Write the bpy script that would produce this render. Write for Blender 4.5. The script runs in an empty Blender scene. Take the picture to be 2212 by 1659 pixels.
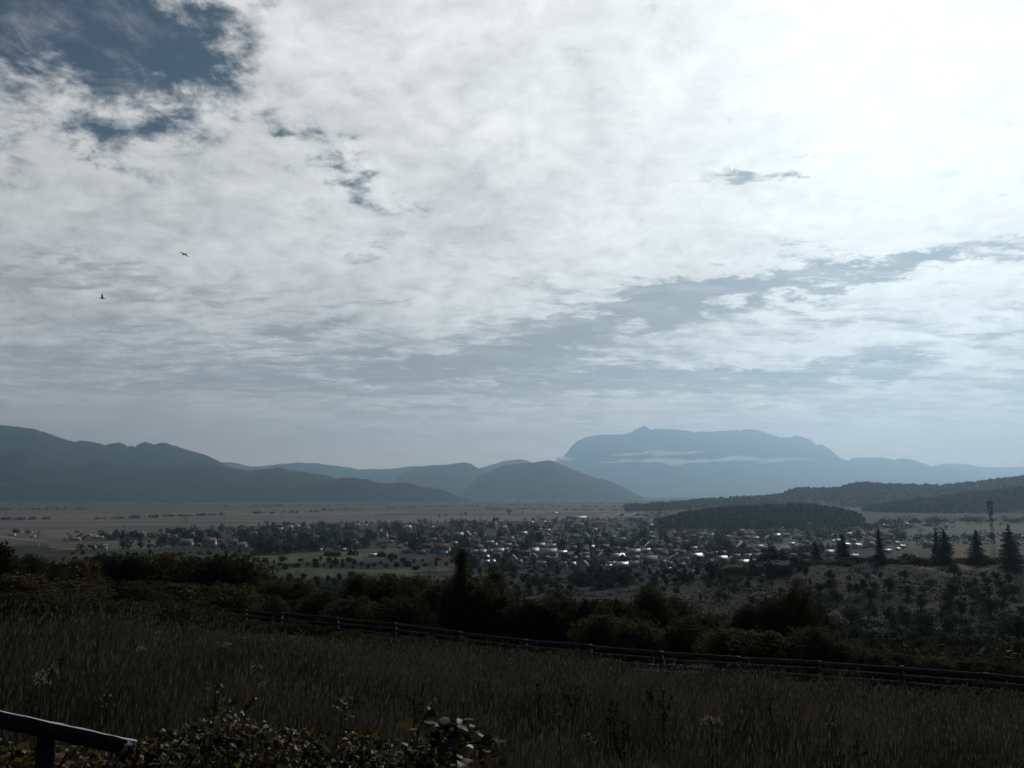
import bpy, math, random
import numpy as np
from mathutils import Vector, Matrix
random.seed(7); rng = np.random.default_rng(7)
scene = bpy.context.scene
COL = scene.collection

# ------------------------------------------------------------------ camera
# measurements of the photograph were taken on a 2212 x 1659 copy of it
F = 1916.0; CX, CY = 1106.0, 829.5; HORIZON = 1065.0
PITCH = math.atan((HORIZON-CY)/F); EYE = 75.0
cd = bpy.data.cameras.new('camera'); cam = bpy.data.objects.new('camera', cd); COL.objects.link(cam)
cam.location = (0, 0, EYE); cam.rotation_euler = (math.pi/2+PITCH, 0, 0)
cd.sensor_width = 36; cd.lens = F/2212*36; cd.clip_start = 0.1; cd.clip_end = 200000
scene.camera = cam

def ray(px, py):
    vx = (np.asarray(px, float)-CX)/F; vz = (CY-np.asarray(py, float))/F
    c, s = math.cos(PITCH), math.sin(PITCH)
    return np.stack(np.broadcast_arrays(vx, c-vz*s, s+vz*c), -1)
def at(px, py, Y):
    d = ray(px, py); t = np.asarray(Y, float)/d[..., 1]
    return d*t[..., None]+np.array([0, 0, EYE])
def azel(px, py):
    d = ray(px, py); d = d/np.linalg.norm(d)
    return math.degrees(math.atan2(d[0], d[1])), math.degrees(math.asin(d[2]))

# ------------------------------------------------------------------ world, sun, exposure
SUN_AZ, SUN_EL = 28.0, 30.0
class X:
    """a node socket with arithmetic"""
    def __init__(s, nt, k): s.nt, s.k = nt, k
    def m(s, op, *a):
        n = s.nt.nodes.new('ShaderNodeMath'); n.operation = op
        for i, v in enumerate((s,)+a):
            if isinstance(v, X): s.nt.links.new(v.k, n.inputs[i])
            else: n.inputs[i].default_value = v
        return X(s.nt, n.outputs[0])
    def __add__(s, o): return s.m('ADD', o)
    def __sub__(s, o): return s.m('SUBTRACT', o)
    def __mul__(s, o): return s.m('MULTIPLY', o)
    def __truediv__(s, o): return s.m('DIVIDE', o)
    __radd__ = __add__; __rmul__ = __mul__
    def __rsub__(s, o): return (s*-1.0)+o
    def smooth(s, lo, hi, a=0.0, b=1.0):
        n = s.nt.nodes.new('ShaderNodeMapRange'); n.interpolation_type = 'SMOOTHSTEP'
        s.nt.links.new(s.k, n.inputs['Value'])
        for k, v in (('From Min', lo), ('From Max', hi), ('To Min', a), ('To Max', b)): n.inputs[k].default_value = v
        return X(s.nt, n.outputs['Result'])
def setin(nt, sock, v):
    if isinstance(v, X): nt.links.new(v.k, sock)
    else: sock.default_value = v
def combine(nt, a, b, c=0.0):
    n = nt.nodes.new('ShaderNodeCombineXYZ')
    for i, v in enumerate((a, b, c)): setin(nt, n.inputs[i], v)
    return X(nt, n.outputs[0])
def noise(nt, vec, scale, detail=6, rough=0.55, dist=0.0, out='Fac'):
    n = nt.nodes.new('ShaderNodeTexNoise'); nt.links.new(vec.k, n.inputs['Vector'])
    n.inputs['Scale'].default_value = scale; n.inputs['Detail'].default_value = detail
    n.inputs['Roughness'].default_value = rough; n.inputs['Distortion'].default_value = dist
    return X(nt, n.outputs[out])
def mixc(nt, fac, a, b, mode='MIX'):
    n = nt.nodes.new('ShaderNodeMix'); n.data_type = 'RGBA'; n.blend_type = mode; n.clamp_factor = True
    setin(nt, n.inputs[0], fac)
    for sock, v in ((n.inputs[6], a), (n.inputs[7], b)):
        if isinstance(v, X): nt.links.new(v.k, sock)
        else: sock.default_value = (*v, 1)
    return X(nt, n.outputs[2])
def scalec(nt, col, f):
    n = nt.nodes.new('ShaderNodeVectorMath'); n.operation = 'SCALE'
    if isinstance(col, X): nt.links.new(col.k, n.inputs[0])
    else: n.inputs[0].default_value = col
    setin(nt, n.inputs['Scale'], f)
    return X(nt, n.outputs[0])

world = bpy.data.worlds.new('World'); scene.world = world; world.use_nodes = True
def build_sky():
    nt = world.node_tree; nt.nodes.clear()
    out = nt.nodes.new('ShaderNodeOutputWorld'); bg = nt.nodes.new('ShaderNodeBackground')
    nt.links.new(bg.outputs[0], out.inputs[0]); bg.inputs['Strength'].default_value = 0.1
    sky = nt.nodes.new('ShaderNodeTexSky'); sky.sky_type = 'NISHITA'; sky.sun_disc = False
    sky.sun_elevation = math.radians(SUN_EL); sky.sun_rotation = math.radians(SUN_AZ)
    sky.air_density = 1.0; sky.dust_density = 0.4; sky.ozone_density = 2.5
    tc = nt.nodes.new('ShaderNodeTexCoord'); g = X(nt, tc.outputs['Generated'])
    sp = nt.nodes.new('ShaderNodeSeparateXYZ'); nt.links.new(g.k, sp.inputs[0])
    x, y, z = (X(nt, sp.outputs[i]) for i in range(3))
    zc = z.m('MAXIMUM', 0.0)
    az = x.m('ARCTAN2', y)*(180/math.pi); el = z.m('ARCSINE')*(180/math.pi)
    q = combine(nt, x/(zc+0.28)*1.35, y/(zc+0.28)*1.35)                # the cloud deck seen from below
    qf = combine(nt, x/(zc+0.07), y/(zc+0.07))
    # direction to the sun
    ca, ce = math.radians(SUN_AZ), math.radians(SUN_EL)
    S = (math.sin(ca)*math.cos(ce), math.cos(ca)*math.cos(ce), math.sin(ce))
    cosang = x*S[0]+y*S[1]+z*S[2]
    ang = cosang.m('MINIMUM', 1.0).m('MAXIMUM', -1.0).m('ARCCOSINE')*(180/math.pi)
    # wandering of the masks
    wa = noise(nt, q, 3.4, 8, 0.68); wb = noise(nt, combine(nt, y/(zc+0.16)+7.3, x/(zc+0.16)), 3.4, 8, 0.68)
    azw = az+(wa-0.5)*12.0; elw = el+(wb-0.5)*7.5
    def blob(px, py, rx, ry, k, rot=0.0):
        a0, e0 = azel(px, py); sx = rx/33.0; sy = ry/33.0
        dx, dy = azw-a0, elw-e0
        if rot:
            c, s = math.cos(math.radians(rot)), math.sin(math.radians(rot))
            dx, dy = dx*c+dy*s, dy*c-dx*s
        r2 = (dx*(1/sx))*(dx*(1/sx))+(dy*(1/sy))*(dy*(1/sy))
        return (r2*-1.0).m('EXPONENT')*k
    def total(bl):
        t = None
        for b in bl: t = blob(*b) if t is None else t+blob(*b)
        return t
    # ---- upper white deck and its blue holes
    holes = total([(50, -25, 270, 72, 1.75), (-110, 10, 170, 70, 1.1), (430, -10, 50, 40, .5), (240, 195, 160, 68, .88), (330, 120, 160, 45, .36), (385, 125, 110, 60, .58), (330, 60, 120, 50, .40),
                   (200, 300, 80, 28, .74), (745, 372, 62, 48, .82), (640, 292, 62, 26, .72), (20, 320, 55, 60, .4),
                   (860, 425, 90, 24, .34), (300, 370, 60, 30, .30), (560, 230, 90, 40, .26), (-60, 130, 110, 90, .3), (330, 250, 150, 60, .35), (560, 10, 60, 40, .45)])
    n1 = noise(nt, q, 2.1, 12, 0.66, 0.5); n2 = noise(nt, q, 8.5, 9, 0.68, 0.5)
    n3 = noise(nt, q, 17.0, 6, 0.6, 0.1)
    f1 = (n1-0.5)*1.5+(n2-0.5)*2.2+(n3-0.5)*1.6
    near_sun = ang.smooth(14, 30, 1.0, 0.0)
    behind = (el.smooth(32, 48)+az.m('ABSOLUTE').smooth(42, 75)).m('MINIMUM', 1.0)*(1.0-near_sun)*0.72
    a1 = (f1*(holes.smooth(0.0, 0.45, 0.60, 1.15))+0.98-holes*1.42-behind*2.0).smooth(-0.50, 0.80)
    # thin wisps that drift across the blue
    qw = combine(nt, x/(zc+0.28)*2.2+y/(zc+0.28)*.8, y/(zc+0.28)*1.6-x/(zc+0.28)*1.1)
    wisp = (noise(nt, qw, 2.4, 10, 0.70, 0.9)-0.5)*2.6+(n2-0.5)*2.0
    a1 = a1.m('MAXIMUM', wisp.smooth(-0.10, 1.2)*0.80*el.smooth(34, 46, 1.0, 0.3)*elw.smooth(22.0, 28.0, 1.0, 0.40))
    # brightness of the deck: white where the sun stands behind it, greyer away from it
    glow = ((ang*(1/19.0))*(ang*(1/19.0))*-1.0).m('EXPONENT')
    wide = ((ang*(1/60.0))*(ang*(1/60.0))*-1.0).m('EXPONENT')
    lum = wide*0.66+glow*0.10+0.26
    relief = noise(nt, combine(nt, x/(zc+0.22)+0.05, y/(zc+0.22)+0.05), 3.0, 10, 0.6, 0.5)
    puff = n2*0.6+n3*0.4
    soft = glow*0.6
    lum = lum*((relief-0.5)*(1.35-soft*1.2)+0.97)*((puff-0.5)*(1.75-soft*1.6)+1.0)
    lum = (1.0-(lum*-1.05).m('EXPONENT'))*1.44
    white = scalec(nt, mixc(nt, wide, (.98, .99, .99), (1.03, 1.0, .96)), lum*10.0)
    blue = mixc(nt, 1.0, X(nt, sky.outputs[0]), (.055, .105, .135), 'MULTIPLY')
    deck = mixc(nt, a1, blue, white)
    # ---- lower grey-blue stratocumulus
    q2 = combine(nt, x/(zc+0.13)*0.70, y/(zc+0.13)*1.15)
    s1 = noise(nt, q2, 2.6, 9, 0.62, 0.6); s2 = noise(nt, q2, 8.0, 8, 0.66, 0.5)
    fs = (s1-0.5)*2.2+(s2-0.5)*2.9
    dark = total([(1330, 690, 250, 42, .34, 12), (1690, 608, 220, 38, .70, 7), (1930, 580, 130, 22, .5, 6), (1420, 650, 160, 30, .3, 10), (1150, 745, 330, 42, .34, 8), (900, 800, 420, 40, .26),
                  (1850, 790, 200, 24, .36, 5), (1580, 392, 60, 30, .62), (1640, 388, 40, 18, .45), (1720, 378, 36, 20, .60), (1570, 552, 50, 12, .36), (2050, 555, 60, 20, .34), (1740, 318, 50, 7, .3),
                  (2190, 530, 40, 26, .34), (2180, 420, 40, 20, .30), (250, 640, 330, 60, .12), (580, 522, 150, 18, .30), (800, 540, 90, 16, .30), (930, 640, 70, 16, .30), (690, 705, 110, 18, .30), (170, 580, 130, 22, .26), (100, 620, 140, 24, .22),
                  (650, 640, 280, 24, .10), (1560, 825, 330, 26, .26), (300, 790, 500, 42, .15), (1250, 820, 380, 40, .18), (2150, 200, 120, 90, .10)])
    low = el.smooth(5.0, 19.0, 0.24, -0.42)
    a2 = (fs+dark*1.50+low-az.m('ABSOLUTE').smooth(42, 80)*.9).smooth(-0.05, 0.72)
    q3 = combine(nt, x/(zc+0.09)*0.55+3.1, y/(zc+0.09)*1.5)
    streak = ((noise(nt, q3, 3.6, 9, 0.64, 0.7)-0.5)*3.0+(s2-0.5)*1.4).smooth(-0.25, 0.75)
    a2 = a2*(1.0-streak*0.72*(1.0-(dark*1.2).m('MINIMUM', 0.62)))
    dk = ((ang*(1/60.0))*(ang*(1/60.0))*-1.0).m('EXPONENT')
    dlum = (dk*-0.27+0.44)*(s2*0.5+0.75)
    darkc = scalec(nt, (1.0, 1.0, 1.0), dlum*10.0)
    c = mixc(nt, a2*0.94, deck, darkc)
    # ---- the veil of air low over the horizon
    veil = el.smooth(1.0, 8.0, 0.75, 0.0)
    vl = (dk*0.02+0.64)
    c = mixc(nt, veil, c, scalec(nt, (1.52, 1.14, .84), vl*10.0))
    # below the horizon: dim ground light
    c = mixc(nt, el.smooth(-3.0, -0.5, 1.0, 0.0), c, (.35, .38, .40))
    nt.links.new(c.k, bg.inputs['Color'])
build_sky()

sl = bpy.data.lights.new('sun', 'SUN'); sun = bpy.data.objects.new('sun', sl); COL.objects.link(sun)
sl.energy = 1.6; sl.angle = math.radians(12); sl.color = (1, .91, .80)
_a, _e = math.radians(SUN_AZ), math.radians(SUN_EL)
SUNV = Vector((math.sin(_a)*math.cos(_e), math.cos(_a)*math.cos(_e), math.sin(_e)))
sun.rotation_euler = (-SUNV).to_track_quat('-Z', 'Y').to_euler(); sun.location = (0, 0, 400)
scene.view_settings.view_transform = 'Standard'; scene.view_settings.look = 'None'
scene.view_settings.exposure = 0.0; scene.view_settings.gamma = 1.0
scene.cycles.max_bounces = 6; scene.cycles.diffuse_bounces = 3; scene.cycles.glossy_bounces = 2
scene.cycles.transmission_bounces = 3; scene.cycles.volume_bounces = 1; scene.cycles.transparent_max_bounces = 12

# ------------------------------------------------------------------ helpers
def tag(o, label=None, cat=None, group=None, kind=None):
    if label: o['label'] = label
    if cat: o['category'] = cat
    if group: o['group'] = group
    if kind: o['kind'] = kind
    return o
def link(name, me, parent=None, loc=None, rot=None, scale=None):
    o = bpy.data.objects.new(name, me); COL.objects.link(o)
    if parent is not None: o.parent = parent
    if loc is not None: o.location = loc
    if rot is not None: o.rotation_euler = rot
    if scale is not None: o.scale = scale
    return o
def mesh(name, verts, faces, mats=(), midx=None, smooth=False):
    """faces: one (n,k) array or a list of such arrays"""
    if not isinstance(faces, (list, tuple)): faces = [faces]
    faces = [np.asarray(f, np.int32) for f in faces if len(f)]
    verts = np.asarray(verts, np.float32)
    me = bpy.data.meshes.new(name)
    me.vertices.add(len(verts)); me.vertices.foreach_set('co', verts.ravel())
    tot = np.concatenate([np.full(len(f), f.shape[1], np.int32) for f in faces])
    idx = np.concatenate([f.ravel() for f in faces])
    me.loops.add(len(idx)); me.loops.foreach_set('vertex_index', idx)
    me.polygons.add(len(tot))
    me.polygons.foreach_set('loop_start', np.concatenate([[0], np.cumsum(tot)[:-1]]).astype(np.int32))
    for m in mats: me.materials.append(m)
    if midx is not None: me.polygons.foreach_set('material_index', np.asarray(midx, np.int32))
    if smooth: me.polygons.foreach_set('use_smooth', np.ones(len(tot), bool))
    me.update(calc_edges=True); me.validate()
    return me
class MB:
    """collects boxes, tubes and leaves for one mesh"""
    def __init__(s): s.v, s.q, s.t, s.n = [], [], [], 0
    def add(s, v, quads=(), tris=()):
        v = np.asarray(v, float).reshape(-1, 3)
        if len(quads): s.q.append(np.asarray(quads)+s.n)
        if len(tris): s.t.append(np.asarray(tris)+s.n)
        s.v.append(v); s.n += len(v)
    def box(s, c, size, rz=0.0, ry=0.0, rx=0.0):
        h = np.asarray(size)/2.0
        p = np.array([[i, j, k] for i in (-1, 1) for j in (-1, 1) for k in (-1, 1)])*h
        m = np.array((Matrix.Rotation(rz, 3, 'Z') @ Matrix.Rotation(ry, 3, 'Y') @ Matrix.Rotation(rx, 3, 'X')))
        s.add(p@m.T+np.asarray(c), [[0, 1, 3, 2], [4, 6, 7, 5], [0, 4, 5, 1], [2, 3, 7, 6], [0, 2, 6, 4], [1, 5, 7, 3]])
    def tube(s, pts, rad, sides=6, cap=True):
        pts = np.asarray(pts, float); k = len(pts); rad = np.broadcast_to(rad, (k,))
        ring = []
        for i in range(k):
            d = pts[min(i+1, k-1)]-pts[max(i-1, 0)]; d = d/(np.linalg.norm(d)+1e-9)
            a = np.array([0, 0, 1.0]) if abs(d[2]) < .9 else np.array([1.0, 0, 0])
            u = np.cross(d, a); u /= np.linalg.norm(u); w = np.cross(d, u)
            th = np.arange(sides)*2*math.pi/sides
            ring.append(pts[i]+rad[i]*(np.cos(th)[:, None]*u+np.sin(th)[:, None]*w))
        v = np.concatenate(ring); q = []
        for i in range(k-1):
            for j in range(sides):
                a, b = i*sides+j, i*sides+(j+1) % sides
                q.append([a, b, b+sides, a+sides])
        t = []
        if cap:
            v = np.concatenate([v, pts[:1], pts[-1:]]); n = k*sides
            for j in range(sides):
                t.append([n, (j+1) % sides, j]); t.append([n+1, (k-1)*sides+j, (k-1)*sides+(j+1) % sides])
        s.add(v, q, t)
    def leaves(s, P, size, up=0.0, aspect=0.62, seed=0, nrm=None):
        """diamond leaves, slightly folded, random facing; up>0 turns them towards the sky"""
        r = np.random.default_rng(seed); P = np.asarray(P, float); n = len(P)
        size = np.broadcast_to(size, (n,))*r.uniform(.7, 1.3, n)
        N = r.normal(size=(n, 3)); N[:, 2] += up
        if nrm is not None: N += nrm
        N /= np.linalg.norm(N, axis=1)[:, None]
        A = np.cross(N, r.normal(size=(n, 3))); A /= np.linalg.norm(A, axis=1)[:, None]+1e-9
        B = np.cross(N, A)
        L = A*size[:, None]; Wd = B*(size*aspect)[:, None]; f = N*(size*.18)[:, None]
        v = np.stack([P-L, P+Wd*.9-f-L*.1, P+L, P-Wd*.9-f-L*.1], 1).reshape(-1, 3)
        s.add(v, np.arange(4*n).reshape(n, 4))
    def build(s, name, mats=(), smooth=False):
        return mesh(name, np.concatenate(s.v), [np.concatenate(a) for a in (s.q, s.t) if a], mats, smooth=smooth)

def material(name, color, rough=.8, var=.25, scale=1.0, spec=.3, metal=0.0, leaf=0.0, island=0.0, tint=None, objvar=0.0, stretch=None, trans_col=None, bump=0.0, patchy=.5):
    """procedural: base colour broken by noise, per-island and per-object variation, optional translucency"""
    m = bpy.data.materials.new(name); m.use_nodes = True; nt = m.node_tree
    b = nt.nodes['Principled BSDF']; outn = nt.nodes['Material Output']
    tc = nt.nodes.new('ShaderNodeTexCoord'); vec = X(nt, tc.outputs['Object'])
    if stretch:
        mp = nt.nodes.new('ShaderNodeMapping'); mp.inputs['Scale'].default_value = stretch
        nt.links.new(vec.k, mp.inputs[0]); vec = X(nt, mp.outputs[0])
    n = noise(nt, vec, scale, 6, .65)
    f = (n-0.5)*(2*var)+1.0
    if island or objvar:
        ge = nt.nodes.new('ShaderNodeNewGeometry'); oi = nt.nodes.new('ShaderNodeObjectInfo')
        f = f*((X(nt, ge.outputs['Random Per Island'])-0.5)*(2*island)+1.0)
        f = f*((X(nt, oi.outputs['Random'])-0.5)*(2*objvar)+1.0)
    c = color
    if tint is not None:
        ge = nt.nodes.new('ShaderNodeNewGeometry')
        n2 = noise(nt, vec, scale*.37, 3, .5)
        mixf = (X(nt, ge.outputs['Random Per Island'])*.6+(n2-0.5)*patchy-0.08).smooth(.0, .55) if island else n2.smooth(.38, .68)
        c = mixc(nt, mixf, color, tint)
    c = scalec(nt, c, f)
    nt.links.new(c.k, b.inputs['Base Color'])
    b.inputs['Roughness'].default_value = rough; b.inputs['Metallic'].default_value = metal
    b.inputs['Specular IOR Level'].default_value = spec
    if bump:
        bn = nt.nodes.new('ShaderNodeBump'); bn.inputs['Strength'].default_value = bump
        nt.links.new(n.k, bn.inputs['Height']); nt.links.new(bn.outputs[0], b.inputs['Normal'])
    if leaf:
        tr = nt.nodes.new('ShaderNodeBsdfTranslucent'); mx = nt.nodes.new('ShaderNodeMixShader')
        mx.inputs[0].default_value = leaf
        nt.links.new(scalec(nt, c, 1.0 if trans_col is None else trans_col).k, tr.inputs['Color'])
        nt.links.new(b.outputs[0], mx.inputs[1]); nt.links.new(tr.outputs[0], mx.inputs[2])
        nt.links.new(mx.outputs[0], outn.inputs['Surface'])
    return m

def interp(x, xs, ys): return np.interp(x, xs, ys)
def sstep(x, a, b):
    t = np.clip((np.asarray(x, float)-a)/(b-a), 0, 1); return t*t*(3-2*t)
_nz = np.random.default_rng(3)
_NK = [(_nz.normal(size=2), _nz.uniform(0, 6.28)) for _ in range(40)]
def wob(x, y, wl, n=8, o=0):
    """cheap smooth pseudo-noise, roughly -1..1"""
    t = 0.0
    for (k, ph) in _NK[o:o+n]: t = t+np.sin((k[0]*x+k[1]*y)*6.28/wl*.6+ph)
    return t/math.sqrt(n)/1.2

# ------------------------------------------------------------------ terrain
def terrain(x, y):
    x = np.asarray(x, float); y = np.asarray(y, float)
    r = np.hypot(x, y)
    s = .487*x+.873*y
    w = sstep(r, 70, 280)
    se = s*(1-w)+np.maximum(y, -200)*w
    drop = interp(se, [-200, -5, 0, 3, 42.7, 100, 200, 300, 430, 600, 850, 1200, 1600, 2200, 3000],
                  [-6, 1.2, 1.7, 2.1, 8.8, 17.5, 33, 42, 48, 55, 60.5, 66, 72, 75, 75])
    z = EYE-drop
    hill = sstep(x, 30, 150)*sstep(y, 210, 420)*(1-sstep(y, 440, 620))
    z = z+hill*15.5-sstep(x, 90, 320)*hill*3.5
    z = z+sstep(r, 15, 60)*(1-sstep(r, 900, 1600))*wob(x, y, 60, 8)*np.clip(r/300, .12, 1.0)*1.6
    z = z+(1-sstep(r, 60, 120))*wob(x, y, 6, 8, 8)*.07
    # the rising field in the side valley
    z = z+sstep(x, 500, 1100)*sstep(y, 1500, 2300)*(1-sstep(y, 4500, 6000))*14
    return z
def hit(px, py, ymin=8.0, ymax=9000.0):
    """where the line of sight through a measured point meets the ground"""
    px = np.atleast_1d(np.asarray(px, float)); py = np.atleast_1d(np.asarray(py, float))
    Y = np.geomspace(ymin, ymax, 1500); d = ray(px, py); d = d/d[:, 1:2]
    xs = d[:, 0:1]*Y; zs = EYE+d[:, 2:3]*Y
    below = zs < terrain(xs, np.broadcast_to(Y, xs.shape))
    i = np.where(below.any(1), below.argmax(1), len(Y)-1)
    k = np.arange(len(px)); x, y = xs[k, i], Y[i]
    return np.stack([x, y, terrain(x, y)], 1)
def project(p):
    p = np.atleast_2d(p)-np.array([0, 0, EYE]); c, s = math.cos(PITCH), math.sin(PITCH)
    f = p[:, 1]*c+p[:, 2]*s; u = -p[:, 1]*s+p[:, 2]*c
    return CX+F*p[:, 0]/f, CY-F*u/f

def inpoly(px, py, poly):
    c = np.zeros(np.shape(px), bool); n = len(poly); j = n-1
    for i in range(n):
        xi, yi = poly[i]; xj, yj = poly[j]
        c ^= ((yi > py) != (yj > py)) & (px < (xj-xi)*(py-yi)/(yj-yi+1e-12)+xi); j = i
    return c

VILLAGE = [(130, 1172), (170, 1158), (300, 1160), (380, 1148), (480, 1142), (560, 1136), (700, 1134), (860, 1130), (960, 1128), (1080, 1126), (1200, 1124), (1330, 1122), (1450, 1124), (1530, 1136), (1700, 1145), (1890, 1150), (1960, 1158),
           (1960, 1185), (1800, 1192), (1720, 1215), (1660, 1232), (1560, 1228), (1450, 1236), (1330, 1240), (1200, 1238), (1060, 1240), (1000, 1222), (960, 1206), (880, 1194), (760, 1190), (640, 1196), (540, 1200), (460, 1188), (380, 1184), (300, 1186), (200, 1194), (148, 1186)]
def build_ground():
    th = np.concatenate([np.linspace(-180, -48, 34)[:-1], np.linspace(-48, 48, 760), np.linspace(48, 180, 34)[1:-1]])
    rr = np.concatenate([np.geomspace(0.6, 60, 90)[:-1], np.geomspace(60, 400, 190)[:-1], np.geomspace(400, 3000, 330)[:-1], np.geomspace(3000, 34000, 90)])
    T, RR = np.meshgrid(np.radians(th), rr)
    x = np.sin(T)*RR; y = np.cos(T)*RR; z = terrain(x, y)
    nr, ncol = x.shape
    v = np.stack([x, y, z], -1).reshape(-1, 3)
    v = np.concatenate([v, [[0, 0, terrain(0, 0)]]])
    i, j = np.meshgrid(np.arange(nr-1), np.arange(ncol), indexing='ij'); j2 = (j+1) % ncol
    q = np.stack([i*ncol+j, i*ncol+j2, (i+1)*ncol+j2, (i+1)*ncol+j], -1).reshape(-1, 4)[:, ::-1]
    jj = np.arange(ncol); t = np.stack([np.full(ncol, nr*ncol), jj, (jj+1) % ncol], -1)[:, ::-1]
    # land cover as albedo; slopes below the meadow darkened to stand for shade
    X_, Y_ = x.ravel(), y.ravel(); px, py = project(np.stack([X_, np.maximum(Y_, 1), z.ravel()], 1))
    fr = Y_ > 5
    R_ = np.hypot(X_, Y_)
    col = np.tile(np.array([.060, .055, .040]), (len(X_), 1))
    def put(mask, c, k=1.0):
        k = np.broadcast_to(k, mask.shape)[:, None]*mask[:, None]
        col[:] = col*(1-k)+np.array(c)*k
    w0 = wob(X_, Y_, 25, 8, 16); w1 = wob(X_, Y_, 180, 8, 24)
    put(R_ > 46, (.007, .008, .004), sstep(R_, 46, 90))
    put(R_ > 46, (.012, .011, .006), np.clip(w0*.5+.3, 0, 1)*sstep(R_, 60, 150)*.7)
    put(R_ > 500, (.060, .062, .036), sstep(R_, 500, 900)*np.clip(w1*.5+.5, 0, 1))
    # plain: long strips of stubble, ploughed land and grass
    pl = sstep(R_, 1150, 1700)
    strip = np.floor((Y_+X_*.06+90*np.sin(X_/900.0))/np.where(Y_ < 2600, 150., 330.))
    h = np.modf(np.abs(np.sin(strip*12.9898+np.floor((X_+strip*137)/760.)*78.233)*43758.5453))[0]
    pal = np.array([[.17, .13, .115], [.12, .10, .092], [.19, .15, .125], [.095, .085, .077], [.145, .12, .10], [.10, .11, .065]])
    pc = pal[np.minimum((h*6).astype(int), 5)]
    col[:] = col*(1-pl[:, None])+pc*pl[:, None]
    put(R_ > 3600, (.055, .062, .045), sstep(R_, 3600, 5600)*.85)
    V = VILLAGE
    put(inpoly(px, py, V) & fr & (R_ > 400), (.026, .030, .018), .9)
    P_ = lambda poly: inpoly(px, py, poly) & fr
    put(P_([(530, 1204), (600, 1197), (720, 1191), (800, 1196), (870, 1202), (800, 1211), (640, 1216), (540, 1213)]), (.095, .105, .045))
    put(P_([(770, 1186), (850, 1184), (900, 1190), (860, 1196), (790, 1194)]), (.090, .098, .045))
    put(P_([(560, 1234), (650, 1226), (760, 1228), (860, 1236), (960, 1244), (960, 1252), (760, 1252), (580, 1250)]), (.070, .070, .038))
    put(P_([(800, 1232), (960, 1222), (970, 1232), (860, 1238)]), (.082, .090, .042))
    put(P_([(100, 1172), (330, 1166), (380, 1182), (250, 1190), (110, 1184)]), (.105, .105, .060))
    put(P_([(0, 1150), (90, 1150), (110, 1172), (0, 1172)]), (.11, .11, .065))
    put(P_([(1955, 1141), (2050, 1131), (2212, 1134), (2212, 1150), (2080, 1152), (1980, 1154)]), (.115, .135, .085))
    put(P_([(1560, 1178), (1700, 1174), (1900, 1168), (1900, 1180), (1600, 1190)]), (.085, .098, .05))
    put(P_([(1930, 1160), (2212, 1158), (2212, 1180), (1930, 1182)]), (.125, .14, .085))
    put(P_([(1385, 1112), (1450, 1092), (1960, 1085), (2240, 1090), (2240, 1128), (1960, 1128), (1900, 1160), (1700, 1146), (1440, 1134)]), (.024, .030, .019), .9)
    put(P_([(1890, 1135), (2212, 1126), (2300, 1190), (1900, 1190), (1700, 1150)]), (.058, .068, .042), .8)
    put(P_([(1955, 1141), (2050, 1131), (2212, 1134), (2212, 1150), (2080, 1152), (1980, 1154)]), (.095, .112, .07))
    put(P_([(2050, 1182), (2212, 1184), (2212, 1232), (1980, 1230)]), (.10, .075, .052))
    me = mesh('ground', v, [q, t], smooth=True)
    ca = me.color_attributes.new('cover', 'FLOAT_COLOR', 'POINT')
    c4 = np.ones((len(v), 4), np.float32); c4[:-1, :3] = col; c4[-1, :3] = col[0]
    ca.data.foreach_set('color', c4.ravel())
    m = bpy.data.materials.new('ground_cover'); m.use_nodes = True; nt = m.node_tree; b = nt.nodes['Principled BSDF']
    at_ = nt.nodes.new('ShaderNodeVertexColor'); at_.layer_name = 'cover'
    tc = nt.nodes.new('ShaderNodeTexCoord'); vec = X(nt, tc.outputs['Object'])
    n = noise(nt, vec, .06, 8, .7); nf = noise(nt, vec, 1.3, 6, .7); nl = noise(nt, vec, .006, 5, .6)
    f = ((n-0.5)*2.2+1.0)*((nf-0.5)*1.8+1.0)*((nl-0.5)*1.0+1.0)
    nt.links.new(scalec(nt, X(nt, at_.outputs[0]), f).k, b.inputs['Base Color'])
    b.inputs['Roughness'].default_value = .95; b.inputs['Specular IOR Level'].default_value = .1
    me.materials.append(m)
    tag(link('ground', me), kind='structure')
build_ground()

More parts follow.
